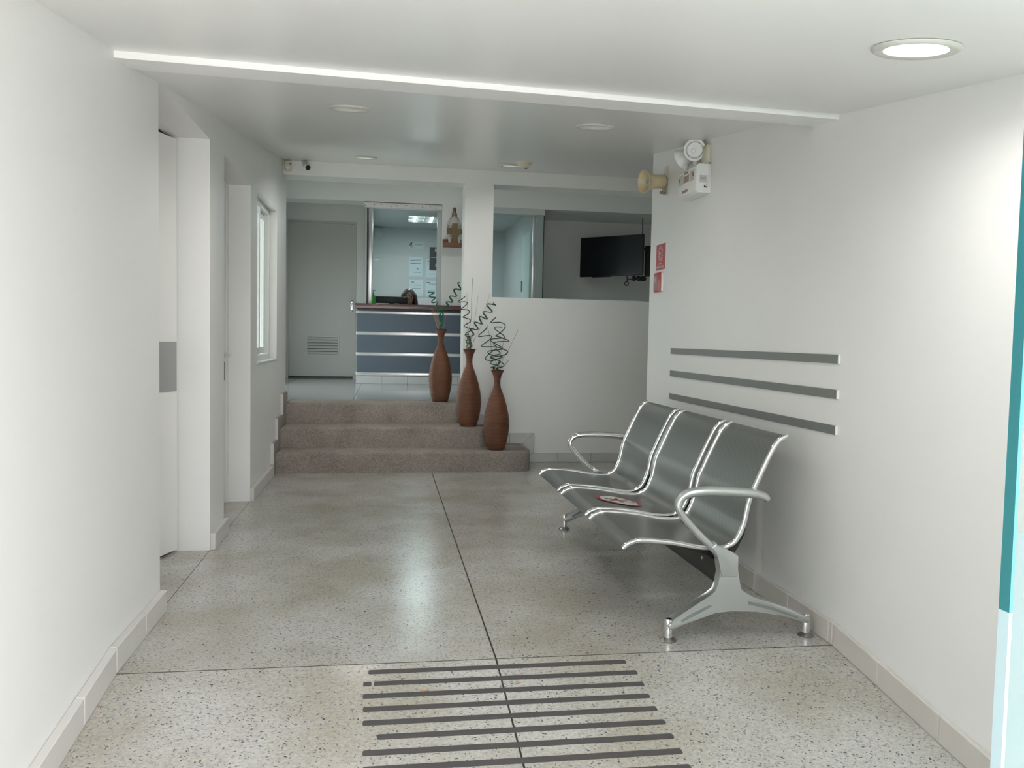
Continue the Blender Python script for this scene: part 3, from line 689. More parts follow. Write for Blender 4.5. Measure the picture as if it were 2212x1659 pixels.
for z in (1.956, 1.949, 1.943, 1.937): MB().box((1.593, 4.0833, z), (1.625, 4.084, z+.0022)).build('print_line', mat('grey ink', (.25, .25, .25), .6), b, smooth=0)
MB().lathe([(.0075, 0), (.0075, .002)], (1.622, 4.085, 1.906), (0, -1, 0), 14).build('cable_hole', BLACK, b)
MB().tube(spline([(1.622, 4.083, 1.906), (1.634, 4.078, 1.93), (1.638, 4.078, 1.98), (1.636, 4.082, 2.018), (1.630, 4.10, 2.03), (1.628, 4.16, 2.036)], 5), .003, 8).build('cable', WHITEP, t)
def lamp_head(c, ax, par, nm='lamp_head'):
    c = Vector(c); ax = Vector(ax).normalized()
    h = MB().lathe([(0, -.055), (.022, -.052), (.042, -.036), (.053, -.012), (.057, .0), (.057, .008), (.046, .010), (.044, .004), (0, .003)], c, ax, 28).build(nm, WHITEP, par, smooth=50)
    MB().lathe([(.043, .0045), (.036, -.0), (.018, -.002)], c+ax*.002, ax, 24, cap=False).build('reflector', REFL, h)
    MB().lathe([(.044, .006), (.02, .010), (0, .011)], c, ax, 24, cap=False).build('lens', LENS, h)
    MB().ball(c+ax*.006+Vector((-.008, 0, -.004)), .010).build('bulb', mat('lamp bulb', (.9, .9, .88), .15), h)
lamp_head((1.598, 4.185, 2.112), (-.42, -.88, -.22), t); lamp_head((1.585, 4.345, 2.095), (-.58, .72, -.40), t)
MB().tube([(1.612, 4.20, 2.02), (1.612, 4.21, 2.06)], .012, 10).build('swivel', WHITEP, t); MB().tube([(1.605, 4.315, 2.02), (1.60, 4.325, 2.065)], .012, 10).build('swivel', WHITEP, t)
MB().box((XR-.02, 4.10, 2.034), (XR, 4.20, 2.125), .003).build('junction_box', CREAM, t)

# ------------------------------------------------------------------ horn speaker
t = thing('horn_speaker', 'cream horn loudspeaker near the end of the right wall', 'speaker', (XR, 4.77, 2.0))
c = Vector((1.505, 4.745, 2.045)); ax = Vector((-.965, -.235, -.10)).normalized()
MB().lathe([(.0, -.135), (.036, -.135), (.040, -.13), (.040, -.085), (.042, -.06), (.050, -.025), (.064, .0), (.068, .003), (.064, .004), (.047, -.022), (.036, -.05), (.030, -.06), (0, -.06)], c, ax, 32, cap=False).build('bell', BEIGEP, t, smooth=50)
MB().lathe([(.022, -.06), (.018, -.03), (.010, -.022), (0, -.02)], c, ax, 20).build('phase_plug', CREAM, t, smooth=50)
MB().lathe([(.013, 0), (.013, .003), (0, .004)], c-ax*.022, ax, 16).build('centre_badge', mat('blue badge', (.16, .38, .48), .4), t)
MB().box((XR-.006, 4.745, 2.07), (XR, 4.80, 2.145), .001).build('wall_plate', CREAM, t)
MB().box((XR-.035, 4.755, 2.03), (XR, 4.80, 2.05), .002).build('bracket', mat('tarnished bracket', (.30, .27, .19), .45, .5), t)
MB().box((XR-.022, 4.76, 1.985), (XR-.008, 4.79, 2.085), .002).build('bracket', MATS['tarnished bracket'], t)
MB().tube([(XR-.045, 4.757, 1.99), (XR-.01, 4.757, 1.985)], .008, 8).build('clamp_bolt', MATS['tarnished bracket'], t)

# ------------------------------------------------------------------ fire sign and call point
t = thing('fire_alarm_sign', 'red fire alarm sign with white burst symbol at the end of the right wall', 'sign', (XR, 4.825, 1.54))
y0, y1, z0, z1 = 4.742, 4.910, 1.540, 1.694
MB().box((XR-.004, y0, z0), (XR, y1, z1)).build('plate', RED, t, smooth=0)
MB().box((XR-.0042, y0-.002, z0), (XR, y0, z1)).build('white_edge', WHITEINK, t, smooth=0)
yc, zc = (y0+y1)/2+.004, z0+.098
m = MB()
def ray_bar(mb, a, r0, r1, wd):
    ca_, sa_ = math.cos(a), math.sin(a)
    mb.quad([(XR-.0046, yc+ca_*r-sa_*w_, zc+sa_*r+ca_*w_) for r, w_ in ((r0, -wd*.5), (r1, -wd), (r1, wd), (r0, wd*.5))])
for k in range(16):
    a = 2*PI*k/16; v = abs(math.sin(a))
    ray_bar(m, a, .014+.010*v, .038+.012*v, .0028)
ray_bar(m, 0, -.006, .006, .006)
m.build('burst_symbol', WHITEINK, t, smooth=0)
m = MB()
for a, b_, zz, hh in ((yc-.028, yc+.030, z0+.030, .010), (yc-.068, yc-.004, z0+.010, .012), (yc+.006, yc+.074, z0+.010, .012)):
    m.quad([(XR-.0046, a, zz), (XR-.0046, b_, zz), (XR-.0046, b_, zz+hh), (XR-.0046, a, zz+hh)])
m.build('worn_lettering', mat('faded white print', (.55, .30, .29), .5), t, smooth=0)
t = thing('fire_call_point', 'small red fire call point with grey window below the red sign', 'call point', (XR, 4.84, 1.405))
MB().box((XR-.018, 4.79, 1.406), (XR, 4.908, 1.522), .003).build('housing', RED, t)
MB().box((XR-.019, 4.832, 1.425), (XR-.017, 4.904, 1.505)).build('window', mat('faded pink panel', (.33, .17, .17), .4), t, smooth=0)
MB().box((XR-.0197, 4.85, 1.465), (XR-.0187, 4.885, 1.497)).build('label', mat('grey card', (.42, .36, .36), .5), t, smooth=0)
MB().box((XR-.012, 4.772, 1.408), (XR, 4.790, 1.520), .002).build('back_plate', WHITEP, t)

# ------------------------------------------------------------------ vases with twigs
VP = [(.0, 0), (.066, 0), (.072, .006), (.088, .06), (.102, .13), (.108, .20), (.107, .24), (.100, .30), (.085, .37), (.064, .44), (.044, .49), (.031, .525), (.0265, .555), (.027, .585), (.034, .62), (.044, .645), (.052, .660), (.054, .668), (.049, .668), (.040, .645), (.026, .60), (.022, .55), (.0, .55)]
def stem(par, pts, r, mt, nm='stem'): MB().tube(pts, r, 5).build(nm, mt, par, smooth=80)
def coil(axis, rad, turns, ph, n=14):
    ax_ = spline(axis, 10); N = int(turns*n); out = []
    for i in range(N+1):
        f = i/N*(len(ax_)-1); k = min(int(f), len(ax_)-2); q = f-k; p = ax_[k].lerp(ax_[k+1], q)
        d = (ax_[k+1]-ax_[k]).normalized(); u = d.cross(Vector((0, 1, 0))).normalized(); v = d.cross(u)
        e = i/N; r = (rad[0]+(rad[1]-rad[0])*min(1, e*2.5)) if e < .4 else rad[1]+(rad[2]-rad[1])*(e-.4)/.6
        a = ph+2*PI*turns*e
        out.append(p+u*math.cos(a)*r+v*math.sin(a)*r)
    return out
def wavy(a, b, amp, k, ph): 
    a, b = Vector(a), Vector(b); n = 22; out = []
    for i in range(n+1):
        f = i/n; p = a.lerp(b, f); w_ = amp*math.sin(PI*min(1, f*1.6))
        out.append(p+Vector((math.sin(ph+f*k)*w_, math.cos(ph*1.3+f*k*.8)*w_, 0)))
    return out
def vase(x, y, z, label): 
    t = thing('floor_vase', label, 'vase', (x, y, z), 'brown bottle vases on the steps')
    MB().lathe(VP, (x, y, z), n=40, cap=False).build('body', WICK, t, smooth=70)
    MB().lathe([(.0525, .664), (.0555, .668), (.0525, .6725), (.049, .670), (.0525, .664)], (x, y, z), n=32, cap=False).build('rim', mat('vase rim', (.07, .03, .018), .5), t, smooth=70)
V1, V2, V3 = (.512, 7.625, ZL), (.727, 7.112, .336), (.938, 6.845, .167)
vase(*V1, 'brown wicker bottle vase on the top step, beside the reception counter'); vase(*V2, 'brown wicker bottle vase on the middle step, in front of the pillar'); vase(*V3, 'brown wicker bottle vase on the lowest step, nearest the bench')
def bunch(v, label): return thing('twig_bunch', label, 'dried stems', (v[0], v[1], v[2]+.56), 'curled stems in the vases')
def rel(v, s):   # local drawing units -> metres above the vase mouth
    return lambda cx, cy, dy=0.: (v[0]+cx*s, v[1]+dy, v[2]+.668+cy*s)
# vase on the lowest step: loose dark coils
b = bunch(V3, 'loose dark green corkscrew stems standing in the lowest vase'); f = rel(V3, .00091); foot = (V3[0], V3[1], V3[2]+.64)
stem(b, coil([foot, f(5, 40), f(20, 200, -.02), f(35, 330, -.01), f(-40, 490, -.03)], (.003, .070, .045), 5.2, .4), .0042, DGREEN)
stem(b, coil([foot, f(-20, 60), f(-70, 180, .02), f(-110, 290, .02), f(-150, 370, .02)], (.003, .064, .045), 4.2, 2.0), .0040, DGREEN)
stem(b, coil([foot, f(-10, 60, .02), f(-20, 160, .03), f(0, 280, .03), f(30, 400, .03)], (.003, .066, .050), 4.6, 4.1), .0040, DGREEN)
stem(b, coil([foot, f(-20, 40, -.02), f(-30, 110, -.03), f(-10, 190, -.03)], (.003, .050, .03), 2.6, 1.0), .0048, GREEN)
for p, q, r in (((190, 380), 9, .0016), ((110, 100), 6, .0017), ((-100, 420), 8, .0013), ((60, 300), 7, .0013)): stem(b, wavy(foot, f(p[0], p[1], .02), .014, q, p[0]), r, DTWIG if p[0] < 150 else TWIG)
# vase on the middle step
b = bunch(V2, 'two slim green corkscrew stems standing in the middle vase'); f = rel(V2, .00094); foot = (V2[0], V2[1], V2[2]+.58)
stem(b, coil([foot, f(-15, 100), f(-25, 240), f(-50, 370, -.02), f(-90, 470, -.03)], (.008, .030, .036), 6.5, 0), .0040, DGREEN)
stem(b, coil([foot, f(0, 110), f(60, 230, -.02), f(140, 320, -.02), f(200, 440, -.02)], (.008, .028, .036), 7.5, 1.2), .0042, DGREEN)
stem(b, coil([foot, f(4, 108), f(64, 226, -.02), f(146, 316, -.02), f(208, 430, -.02)], (.008, .030, .034), 7.5, .7), .0026, GREEN)
stem(b, coil([foot, f(-10, 60), f(-20, 140)], (.006, .022, .022), 3, 2), .0050, GREEN)
for i in range(7): stem(b, wavy(foot, f(-45+15*i, 100+25*(i % 3), .01*(i-3)), .006, 5+i, i), .0016, TWIG)
stem(b, wavy(foot, f(20, 660, .03), .016, 11, 1.), .0015, DTWIG); stem(b, wavy(foot, f(75, 500, .02), .012, 8, 2.), .0012, TWIG); stem(b, wavy(foot, f(185, 520, .03), .014, 9, 3.), .0011, TWIG); stem(b, wavy(foot, f(-30, 520, .03), .014, 9, .5), .0011, TWIG)
# vase on the top step
b = bunch(V1, 'bright green twisted stems standing in the top vase'); f = rel(V1, .00101); foot = (V1[0], V1[1], V1[2]+.58)
stem(b, coil([foot, f(-4, 110), f(-25, 190), f(-75, 270), f(-95, 345)], (.006, .018, .030), 7, 0), .0056, GREEN)
stem(b, coil([foot, f(0, 120), f(40, 200), f(100, 300), f(175, 420)], (.006, .018, .030), 8, 1.), .0056, GREEN)
stem(b, coil([foot, f(0, 120), f(44, 200), f(106, 296), f(172, 405)], (.006, .020, .026), 8, .5), .0034, DGREEN)
stem(b, coil([foot, f(0, 70), f(2, 180)], (.006, .012, .014), 5, 1), .0070, GREEN)
for i in range(7): stem(b, wavy(foot, f(-95+14*i, 190-8*i, .01*(i-3)), .008, 5+i, i), .0018, TWIG)
stem(b, wavy(foot, f(50, 140, .02), .008, 6, 1.), .0015, TWIG)

# ------------------------------------------------------------------ lobby door with louvre
d = root('door_4', (-.87, 11.7, ZL), 'light grey lobby door with a louvred vent')
DG = mat('grey door enamel', (.56, .55, .53), .4)
l4 = MB().box((-1.317, 11.725, ZL+.025), (-.44, 11.765, 2.645)).build('leaf', DG, d, smooth=0)
m = MB().box((-1.342, 11.69, ZL), (-1.317, 11.80, 2.675)); m.box((-.44, 11.69, ZL), (-.404, 11.80, 2.675)); m.box((-1.317, 11.69, 2.645), (-.44, 11.80, 2.675)); m.build('door_frame', DG, d, smooth=0)
m = MB(); vx0, vx1, vz0, vz1 = -1.085, -.626, .817, 1.097
for a, b_ in (((vx0, vz0), (vx0+.02, vz1)), ((vx1-.02, vz0), (vx1, vz1)), ((vx0+.02, vz0), (vx1-.02, vz0+.02)), ((vx0+.02, vz1-.02), (vx1-.02, vz1))): m.box((a[0], 11.712, a[1]), (b_[0], 11.726, b_[1]))
vf = m.build('vent_frame', mat('vent grey', (.58, .59, .57), .4), l4, smooth=0)
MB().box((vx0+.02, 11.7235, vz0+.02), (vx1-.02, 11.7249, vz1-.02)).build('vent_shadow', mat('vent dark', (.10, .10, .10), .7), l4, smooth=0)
for i in range(6):
    z = vz0+.024+i*.040
    MB().hexa([(vx0+.02, 11.711, z), (vx1-.02, 11.711, z), (vx1-.02, 11.723, z+.020), (vx0+.02, 11.723, z+.020), (vx0+.02, 11.7095, z+.006), (vx1-.02, 11.7095, z+.006), (vx1-.02, 11.7225, z+.032), (vx0+.02, 11.7225, z+.032)]).build('vent_slat', MATS['vent grey'], l4, smooth=0)
m = MB().box((-.475, 11.717, 1.44), (-.445, 11.725, 1.60), .003); m.lathe([(.011, 0), (.013, .03), (.020, .036), (.020, .055), (.012, .062)], (-.46, 11.717, 1.565), (0, -1, 0), 14); m.lathe([(.010, 0), (.010, .012)], (-.46, 11.717, 1.475), (0, -1, 0), 12); m.build('lock', CHROME, l4)
MB().box((-1.317, 11.70, ZL), (-.44, 11.77, ZL+.02)).build('threshold', mat('dark threshold', (.05, .06, .055), .5), d, smooth=0)

# ------------------------------------------------------------------ reception counter
t = thing('reception_counter', 'blue grey reception counter front with bright horizontal metal strips', 'counter', (.8, 10.6, ZL))
cx0, cx1 = -.355, 1.95
MB().box((cx0+.01, 10.47, ZL+.09), (cx1, 10.712, 1.444)).build('carcass', mat('dark carcass', (.08, .09, .10), .5), t, smooth=0)
SZ = [(1.382, 1.418), (1.117, 1.160), (.858, .902), (.609, .653)]
for (z0, z1) in SZ: MB().box((cx0, 10.440, z0), (cx1, 10.472, z1), .003).build('metal_strip', mat('bright strip', (.86, .85, .86), .22, .6), t)
for (a, _), (_, c_) in zip(SZ, SZ[1:]): MB().box((cx0+.008, 10.429, c_+.001), (cx1, 10.471, a-.001)).build('front_panel', BLUEP, t, smooth=0)
px = [cx0, -.031, .287, .60, .92, 1.24, 1.56, cx1]
for a, b_ in zip(px, px[1:]): MB().box((a+.002, 10.432, ZL+.001), (b_-.002, 10.471, .604), .001, 1).build('plinth_tile', SKGREY, t, smooth=0)
tag(MB().prism([(-.372, 10.385), (1.95, 10.385), (1.95, 10.714), (1.925, 10.714), (1.925, 10.99), (-.195, 10.99), (-.195, 10.714), (-.372, 10.714)], lambda u, v, t: (u, v, 1.446+t), .062, bev=.005).build('countertop', WOODR, smooth=25), 'dark reddish brown wooden reception countertop', 'countertop')
# glass over the counter
wn = root('window_2', (.8, 10.65, 1.508), 'greenish reception window above the counter, with white header and slim frame')
MB().box((-.21, 10.646, 1.605), (.645, 10.654, 2.715)).build('pane', CLEAR, wn, smooth=0)
h_ = MB().box((-.278, 10.535, 2.715), (.700, 10.665, 2.773), .003).build('header', mat('white header', (.80, .76, .75), .4), wn)
for i, x in enumerate((-.262, -.15, -.06, .06, .13, .25, .33, .45, .55, .62)): MB().lathe([(.006, 0), (.006, .002)], (x, 10.535, 2.742+.01*((i % 3)-1)), (0, -1, 0), 8).build('screw', DTWIG, h_)
MB().box((-.222, 10.63, 1.508), (-.165, 10.67, 2.715), .003).build('side_frame', ALUB, wn)
MB().box((-.238, 10.625, 1.508), (-.222, 10.675, 2.74)).build('dark_gasket', BLACK, wn, smooth=0)
MB().box((.645, 10.61, 1.508), (.70, 10.68, 2.715), .003).build('side_frame', mat('grey frame', (.50, .53, .53), .4), wn)
MB().lathe([(.016, 0), (.016, .010), (.012, .014)], (.322, 10.646, 2.255), (0, -1, 0), 14).build('speaking_hole_cover', CHROME, wn)
wn = root('window_3', (1.6, 10.65, 1.508), 'greenish office glass partition beside the television')
MB().box((1.33, 10.646, 1.508), (1.885, 10.654, 2.71)).build('pane', CLEAR, wn, smooth=0)
MB().box((1.33, 10.56, 2.71), (2.03, 10.67, 2.785)).build('header', mat('grey header', (.55, .57, .56), .4), wn, smooth=0)
MB().box((1.885, 10.62, 1.508), (1.93, 10.68, 2.71), .002).build('side_frame', ALUB, wn)
MB().box((1.93, 10.60, ZL), (2.022, 10.72, 2.785)).build('corner_post', mat('green grey post', (.36, .42, .41), .3), wn, smooth=0)
MB().box((2.022, 10.598, ZL), (2.032, 10.722, 2.785)).build('dark_gasket', BLACK, wn, smooth=0)
MB().lathe([(.014, 0), (.014, .01)], (1.385, 10.646, 2.66), (0, -1, 0), 12).build('glass_clamp', CHROME, wn)
d = root('door_5', (1.93, 11.2, ZL), 'pale office side door seen through the glass partition')
l5 = MB().box((1.90, 10.92, ZL+.01), (1.93, 11.56, 2.55)).build('leaf', mat('pale green door', (.70, .80, .77), .4), d, smooth=0)
MB().box((1.885, 11.46, 1.77), (1.90, 11.51, 1.92), .003).build('handle', mat('dull grey metal', (.25, .27, .26), .4, .6), l5)

# ------------------------------------------------------------------ things behind the reception glass
def card(name, label, cat, x0, x1, z0, z1, mt, y=13.5, group=None, th=.004):
    t = thing(name, label, cat, ((x0+x1)/2, y, z0), group); MB().box((x0, y-th, z0), (x1, y, z1)).build('sheet', mt, t, smooth=0); return t
PAPER = mat('white paper', (.72, .80, .84), .6); INK = mat('grey ink lines', (.16, .18, .20), .6)
def lines(t, specs, y):
    for x0, x1, z, h in specs: MB().box((x0, y-.0052, z), (x1, y-.0036, z+h)).build('printed_line', INK, t, smooth=0)
t = card('office_sign', 'white office sign with a round black letter logo behind the glass', 'sign', .365, .605, 2.535, 2.652, mat('sign white', (.66, .72, .70), .5))
m = MB(); cx_, cz_ = .418, 2.594
for k in range(20):
    a0, a1 = math.radians(50+k*13), math.radians(50+(k+1)*13); q = abs(k-10)/10; ro = .040; ri = .026+.010*q
    m.quad([(cx_+math.cos(a)*r, 13.4945, cz_+math.sin(a)*r) for a, r in ((a0, ri), (a0, ro), (a1, ro), (a1, ri))])
m.quad([(.408, 13.4945, 2.562), (.418, 13.4945, 2.562), (.418, 13.4945, 2.626), (.408, 13.4945, 2.626)])
m.build('letter_logo', BLACK, t, smooth=0)
lines(t, [(.462, .585, 2.596, .004), (.462, .575, 2.583, .003)], 13.5)
t = card('notice_paper', 'printed notice behind the glass, upper left of the four sheets', 'paper', .375, .590, 2.085, 2.40, PAPER, group='notices on the office wall')
lines(t, [(.395, .57, 2.36, .008), (.395, .565, 2.335, .010), (.395, .57, 2.285, .010), (.50, .52, 2.20, .02), (.44, .57, 2.15, .006)], 13.5)
t = card('notice_paper', 'printed notice behind the glass, upper right sheet half hidden by the black frame', 'paper', .645, .86, 2.075, 2.37, PAPER, group='notices on the office wall')
lines(t, [(.665, .72, 2.33, .01), (.665, .72, 2.285, .01), (.67, .80, 2.13, .006)], 13.5)
t = card('notice_paper', 'printed notice behind the glass, lower left of the four sheets', 'paper', .380, .605, 1.765, 2.035, PAPER, group='notices on the office wall')
lines(t, [(.41, .46, 1.985, .012), (.45, .57, 1.94, .006), (.43, .57, 1.885, .008)], 13.5)
t = card('notice_paper', 'printed notice behind the glass, lower right of the four sheets', 'paper', .650, .87, 1.76, 2.025, PAPER, group='notices on the office wall')
lines(t, [(.66, .72, 1.985, .014), (.70, .82, 1.965, .006), (.68, .84, 1.86, .006)], 13.5)
t = card('black_poster', 'black framed poster hanging over the upper right notice', 'poster', .702, .90, 2.20, 2.565, BLACK, y=13.49, th=.015)
for x, z in ((.80, 2.49), (.81, 2.25)): MB().prism([(x-.018, z), (x+.018, z), (x+.006, z+.06), (x-.006, z+.06)], lambda u, v, q: (u, 13.4745+q*.5-.001, v), .002).build('pale_figure', mat('pale figure print', (.5, .5, .5), .5), t, smooth=0)
MB().box((.72, 13.473, 2.395), (.88, 13.4745, 2.404)).build('printed_line', mat('pale figure print', (.5, .5, .5), .5), t, smooth=0)
tag(MB().box((-.19, 13.40, 2.70), (-.06, 13.5, 2.83), .008).build('wall_speaker', mat('pale speaker', (.6, .66, .64), .5)), 'small pale box high in the office corner', 'wall box')
# green bottle
t = thing('pump_bottle', 'green plastic pump bottle on the reception counter', 'bottle', (-.155, 10.78, 1.508))
BG = mat('green plastic', (.03, .42, .05), .25)
MB().lathe([(0, 0), (.030, 0), (.032, .006), (.032, .055), (.030, .06), (.032, .065), (.031, .105), (.020, .125), (.012, .13), (.012, .14)], (-.155, 10.78, 1.508), n=20, cap=False).build('body', BG, t, smooth=50)
m = MB().lathe([(.013, .138), (.013, .155), (.004, .157), (.004, .178), (.012, .180), (.012, .188), (0, .189)], (-.155, 10.78, 1.508), n=14); m.box((-.155, 10.775, 1.688), (-.118, 10.785, 1.695)); m.build('pump', mat('dark green cap', (.01, .09, .05), .4), t, smooth=50)
# monitor seen from behind
t = thing('computer_monitor', 'black computer monitor seen from behind the reception glass', 'monitor', (.08, 10.93, 1.508))
MB().box((-.125, 10.905, 1.535), (.290, 10.925, 1.625), .004).build('housing', BLACK, t)
MB().box((.05, 10.90, 1.512), (.12, 10.94, 1.56), .003).build('stand', BLACK, t); MB().box((-.02, 10.86, 1.508), (.19, 10.97, 1.514), .002).build('foot', BLACK, t)
# seated receptionist
def person():
    px_, py_ = .318, 11.36; F = ZL
    SKIN = mat('skin', (.32, .18, .13), .5); HAIR = mat('dark brown hair', (.045, .022, .016), .40, noise=.4, nscale=60); CLO = mat('dark blouse', (.03, .032, .04), .7)
    t = thing('person', 'person with long dark brown hair seated behind the reception glass', 'person', (px_, py_, F))
    m = MB()
    H0 = Vector((px_, py_, F+1.135))    # centre of the head
    m.ball(H0, 1, (.074, .094, .105), 20); m.ball(H0+Vector((0, -.030, -.055)), 1, (.054, .062, .062), 16)
    m.ball(H0+Vector((0, -.093, -.018)), 1, (.012, .020, .024), 10); m.ball(H0+Vector((0, -.086, -.06)), 1, (.026, .012, .010), 10)
    for s in (-1, 1):
        m.ball(H0+Vector((s*.074, .006, -.012)), 1, (.010, .020, .030), 10); m.ball(H0+Vector((s*.032, -.082, .022)), 1, (.024, .012, .007), 10)
    m.tube([H0+Vector((0, .012, -.07)), H0+Vector((0, .03, -.17)), H0+Vector((0, .035, -.22))], [.050, .050, .065], 14)
    m.tube([(px_, py_+.035, F+.92), (px_, py_+.04, F+.86), (px_, py_+.05, F+.70), (px_, py_+.06, F+.52), (px_, py_+.06, F+.44)], [.09, .135, .14, .125, .15], 16, flat=1.25)
    for s in (-1, 1):
        m.tube([(px_+s*.14, py_+.03, F+.885), (px_+s*.205, py_+.02, F+.84), (px_+s*.235, py_-.03, F+.62), (px_+s*.19, py_-.20, F+.60), (px_+s*.13, py_-.30, F+.63)], [.05, .055, .045, .036, .026], 12)
        m.ball((px_+s*.12, py_-.35, F+.635), 1, (.040, .05, .014), 12)
        for k in range(4): m.tube([(px_+s*.12+(k-1.5)*.019, py_-.385, F+.637), (px_+s*.12+(k-1.5)*.021, py_-.42-.006*(2-abs(k-1.5)), F+.638), (px_+s*.12+(k-1.5)*.022, py_-.445-.006*(2-abs(k-1.5)), F+.628)], [.0095, .009, .008], 8)
        m.tube([(px_+s*.085, py_-.34, F+.635), (px_+s*.075, py_-.38, F+.635), (px_+s*.075, py_-.40, F+.632)], [.011, .010, .008], 8)
        m.tube([(px_+s*.09, py_+.05, F+.46), (px_+s*.11, py_-.20, F+.47), (px_+s*.11, py_-.36, F+.46), (px_+s*.11, py_-.36, F+.25), (px_+s*.11, py_-.33, F+.07)], [.085, .078, .06, .048, .036], 12)
        m.tube([(px_+s*.11, py_-.31, F+.04), (px_+s*.11, py_-.40, F+.035), (px_+s*.11, py_-.50, F+.025)], [.034, .036, .025], 10)
    o = m.build('body', SKIN, t, smooth=80)
    r = o.modifiers.new('merge', 'REMESH'); r.mode = 'VOXEL'; r.voxel_size = .007; r.use_smooth_shade = True
    sm = o.modifiers.new('soft', 'SMOOTH'); sm.factor = .5; sm.iterations = 4
    e = MB()
    for s in (-1, 1): e.ball(H0+Vector((s*.032, -.083, .004)), .0105)
    e.build('eyes', mat('eye', (.06, .04, .03), .2), t)
    m = MB(); m.ball(H0+Vector((0, .022, .022)), 1, (.090, .098, .104), 22)
    for i in range(13):
        a = PI*(-.10+1.20*i/12); ca_, sa_ = math.cos(a), math.sin(a)
        m.tube([H0+Vector((ca_*.072, .018+sa_*.082, .05)), H0+Vector((ca_*.094, .025+sa_*.092, -.05)), H0+Vector((ca_*.112, .03+sa_*.105, -.16)), H0+Vector((ca_*.118, .02+sa_*.115, -.30))], [.030, .030, .028, .014], 10)
    for s in (-1, 1): m.tube([H0+Vector((s*.008, -.06, .098)), H0+Vector((s*.058, -.066, .052)), H0+Vector((s*.086, -.035, -.03)), H0+Vector((s*.100, -.03, -.15)), H0+Vector((s*.112, -.06, -.30))], [.018, .024, .026, .028, .014], 10)
    h = m.build('hair', HAIR, t, smooth=80)
    r = h.modifiers.new('merge', 'REMESH'); r.mode = 'VOXEL'; r.voxel_size = .008; r.use_smooth_shade = True
    sm = h.modifiers.new('soft', 'SMOOTH'); sm.factor = .5; sm.iterations = 3
    m = MB()
    m.tube([(px_, py_+.035, F+.935), (px_, py_+.04, F+.865), (px_, py_+.05, F+.70), (px_, py_+.06, F+.52), (px_, py_+.06, F+.45)], [.085, .145, .15, .135, .16], 18, flat=1.25)
    for s in (-1, 1): m.tube([(px_+s*.14, py_+.03, F+.89), (px_+s*.205, py_+.02, F+.845), (px_+s*.235, py_-.03, F+.62), (px_+s*.20, py_-.16, F+.60)], [.058, .065, .055, .048], 12)
    c_ = m.build('blouse', CLO, t, smooth=80)
    r = c_.modifiers.new('merge', 'REMESH'); r.mode = 'VOXEL'; r.voxel_size = .009; r.use_smooth_shade = True
    # chair
    t = thing('office_chair', 'dark office chair under the receptionist', 'chair', (px_, py_+.08, F))
    MB().box((px_-.23, py_-.14, F+.31), (px_+.23, py_+.28, F+.37), .02).build('seat', BLACK, t)
    MB().box((px_-.20, py_+.26, F+.45), (px_+.20, py_+.31, F+.85), .02).build('backrest', BLACK, t)
    MB().tube([(px_, py_+.08, F+.06), (px_, py_+.08, F+.32)], .025).build('column', BLACKM, t)
    for k in range(5):
        a = 2*PI*k/5+.3; MB().tube([(px_, py_+.08, F+.08), (px_+.27*math.cos(a), py_+.08+.27*math.sin(a), F+.035)], [.022, .016]).build('leg', BLACKM, t)
        MB().ball((px_+.27*math.cos(a), py_+.08+.27*math.sin(a), F+.024), .024).build('castor', BLACKM, t)
person()

# ------------------------------------------------------------------ shelf with statue and cross
t = thing('wall_shelf', 'small reddish wooden shelf on the pier beside the reception window', 'shelf', (.83, 10.55, 2.25))
WS = mat('orange brown wood', (.22, .085, .045), .45, noise=.2, nscale=20)
MB().box((.712, 10.385, 2.25), (.948, 10.55, 2.295), .003).build('board', WS, t)
MB().box((.712, 10.535, 2.295), (.948, 10.55, 2.35), .002).build('back_lip', WS, t)
WR = mat('white plaster', (.58, .57, .53), .55); HB = mat('brown plaster', (.10, .045, .030), .5); SK = mat('plaster skin', (.42, .27, .20), .5); GO = mat('old gold', (.22, .12, .055), .4, .3)
sx_, sy_ = .852, 10.496
t = thing('statuette', 'white robed figurine with brown hair and a crown on the shelf', 'statue', (sx_, sy_, 2.295))
m = MB().lathe([(0, 0), (.050, 0), (.056, .01), (.060, .06), (.066, .13), (.075, .20), (.074, .24), (.060, .29), (.036, .325), (.018, .338), (.015, .35)], (0, 0, 0), n=20, cap=False); m.xf(Matrix.Translation((sx_, sy_, 2.295)) @ Matrix.Diagonal((1, .6, 1, 1))); m.build('robe', WR, t, smooth=60)
for s in (-1, 1):
    MB().tube([(sx_+s*.05, sy_-.005, 2.295+.295), (sx_+s*.072, sy_-.012, 2.295+.235), (sx_+s*.045, sy_-.032, 2.295+.215), (sx_+s*.008, sy_-.042, 2.295+.245)], [.018, .018, .014, .009], 8).build('sleeve', WR, t)
    MB().tube([(sx_+s*.035, sy_, 2.295+.335), (sx_+s*.066, sy_, 2.295+.29), (sx_+s*.081, sy_, 2.295+.20)], .004, 6).build('mantle_edge', GO, t)
MB().ball((sx_, sy_-.006, 2.295+.372), 1, (.019, .021, .026), 14).build('head', SK, t)
MB().ball((sx_, sy_+.008, 2.295+.375), 1, (.025, .022, .030), 14).build('hair', HB, t)
for s in (-1, 1): MB().tube([(sx_+s*.020, sy_, 2.295+.385), (sx_+s*.024, sy_-.006, 2.295+.36), (sx_+s*.022, sy_-.012, 2.295+.325)], .008, 8).build('lock', HB, t)
MB().lathe([(.017, .395), (.018, .405), (.026, .432), (.022, .438), (.012, .452), (0, .455)], (sx_, sy_, 2.295), n=14).build('crown', GO, t)
t = thing('wooden_cross', 'plain light brown wooden cross standing in front of the figurine', 'cross', (.852, 10.40, 2.295))
WC = mat('light brown wood', (.20, .125, .060), .55, noise=.15, nscale=18)
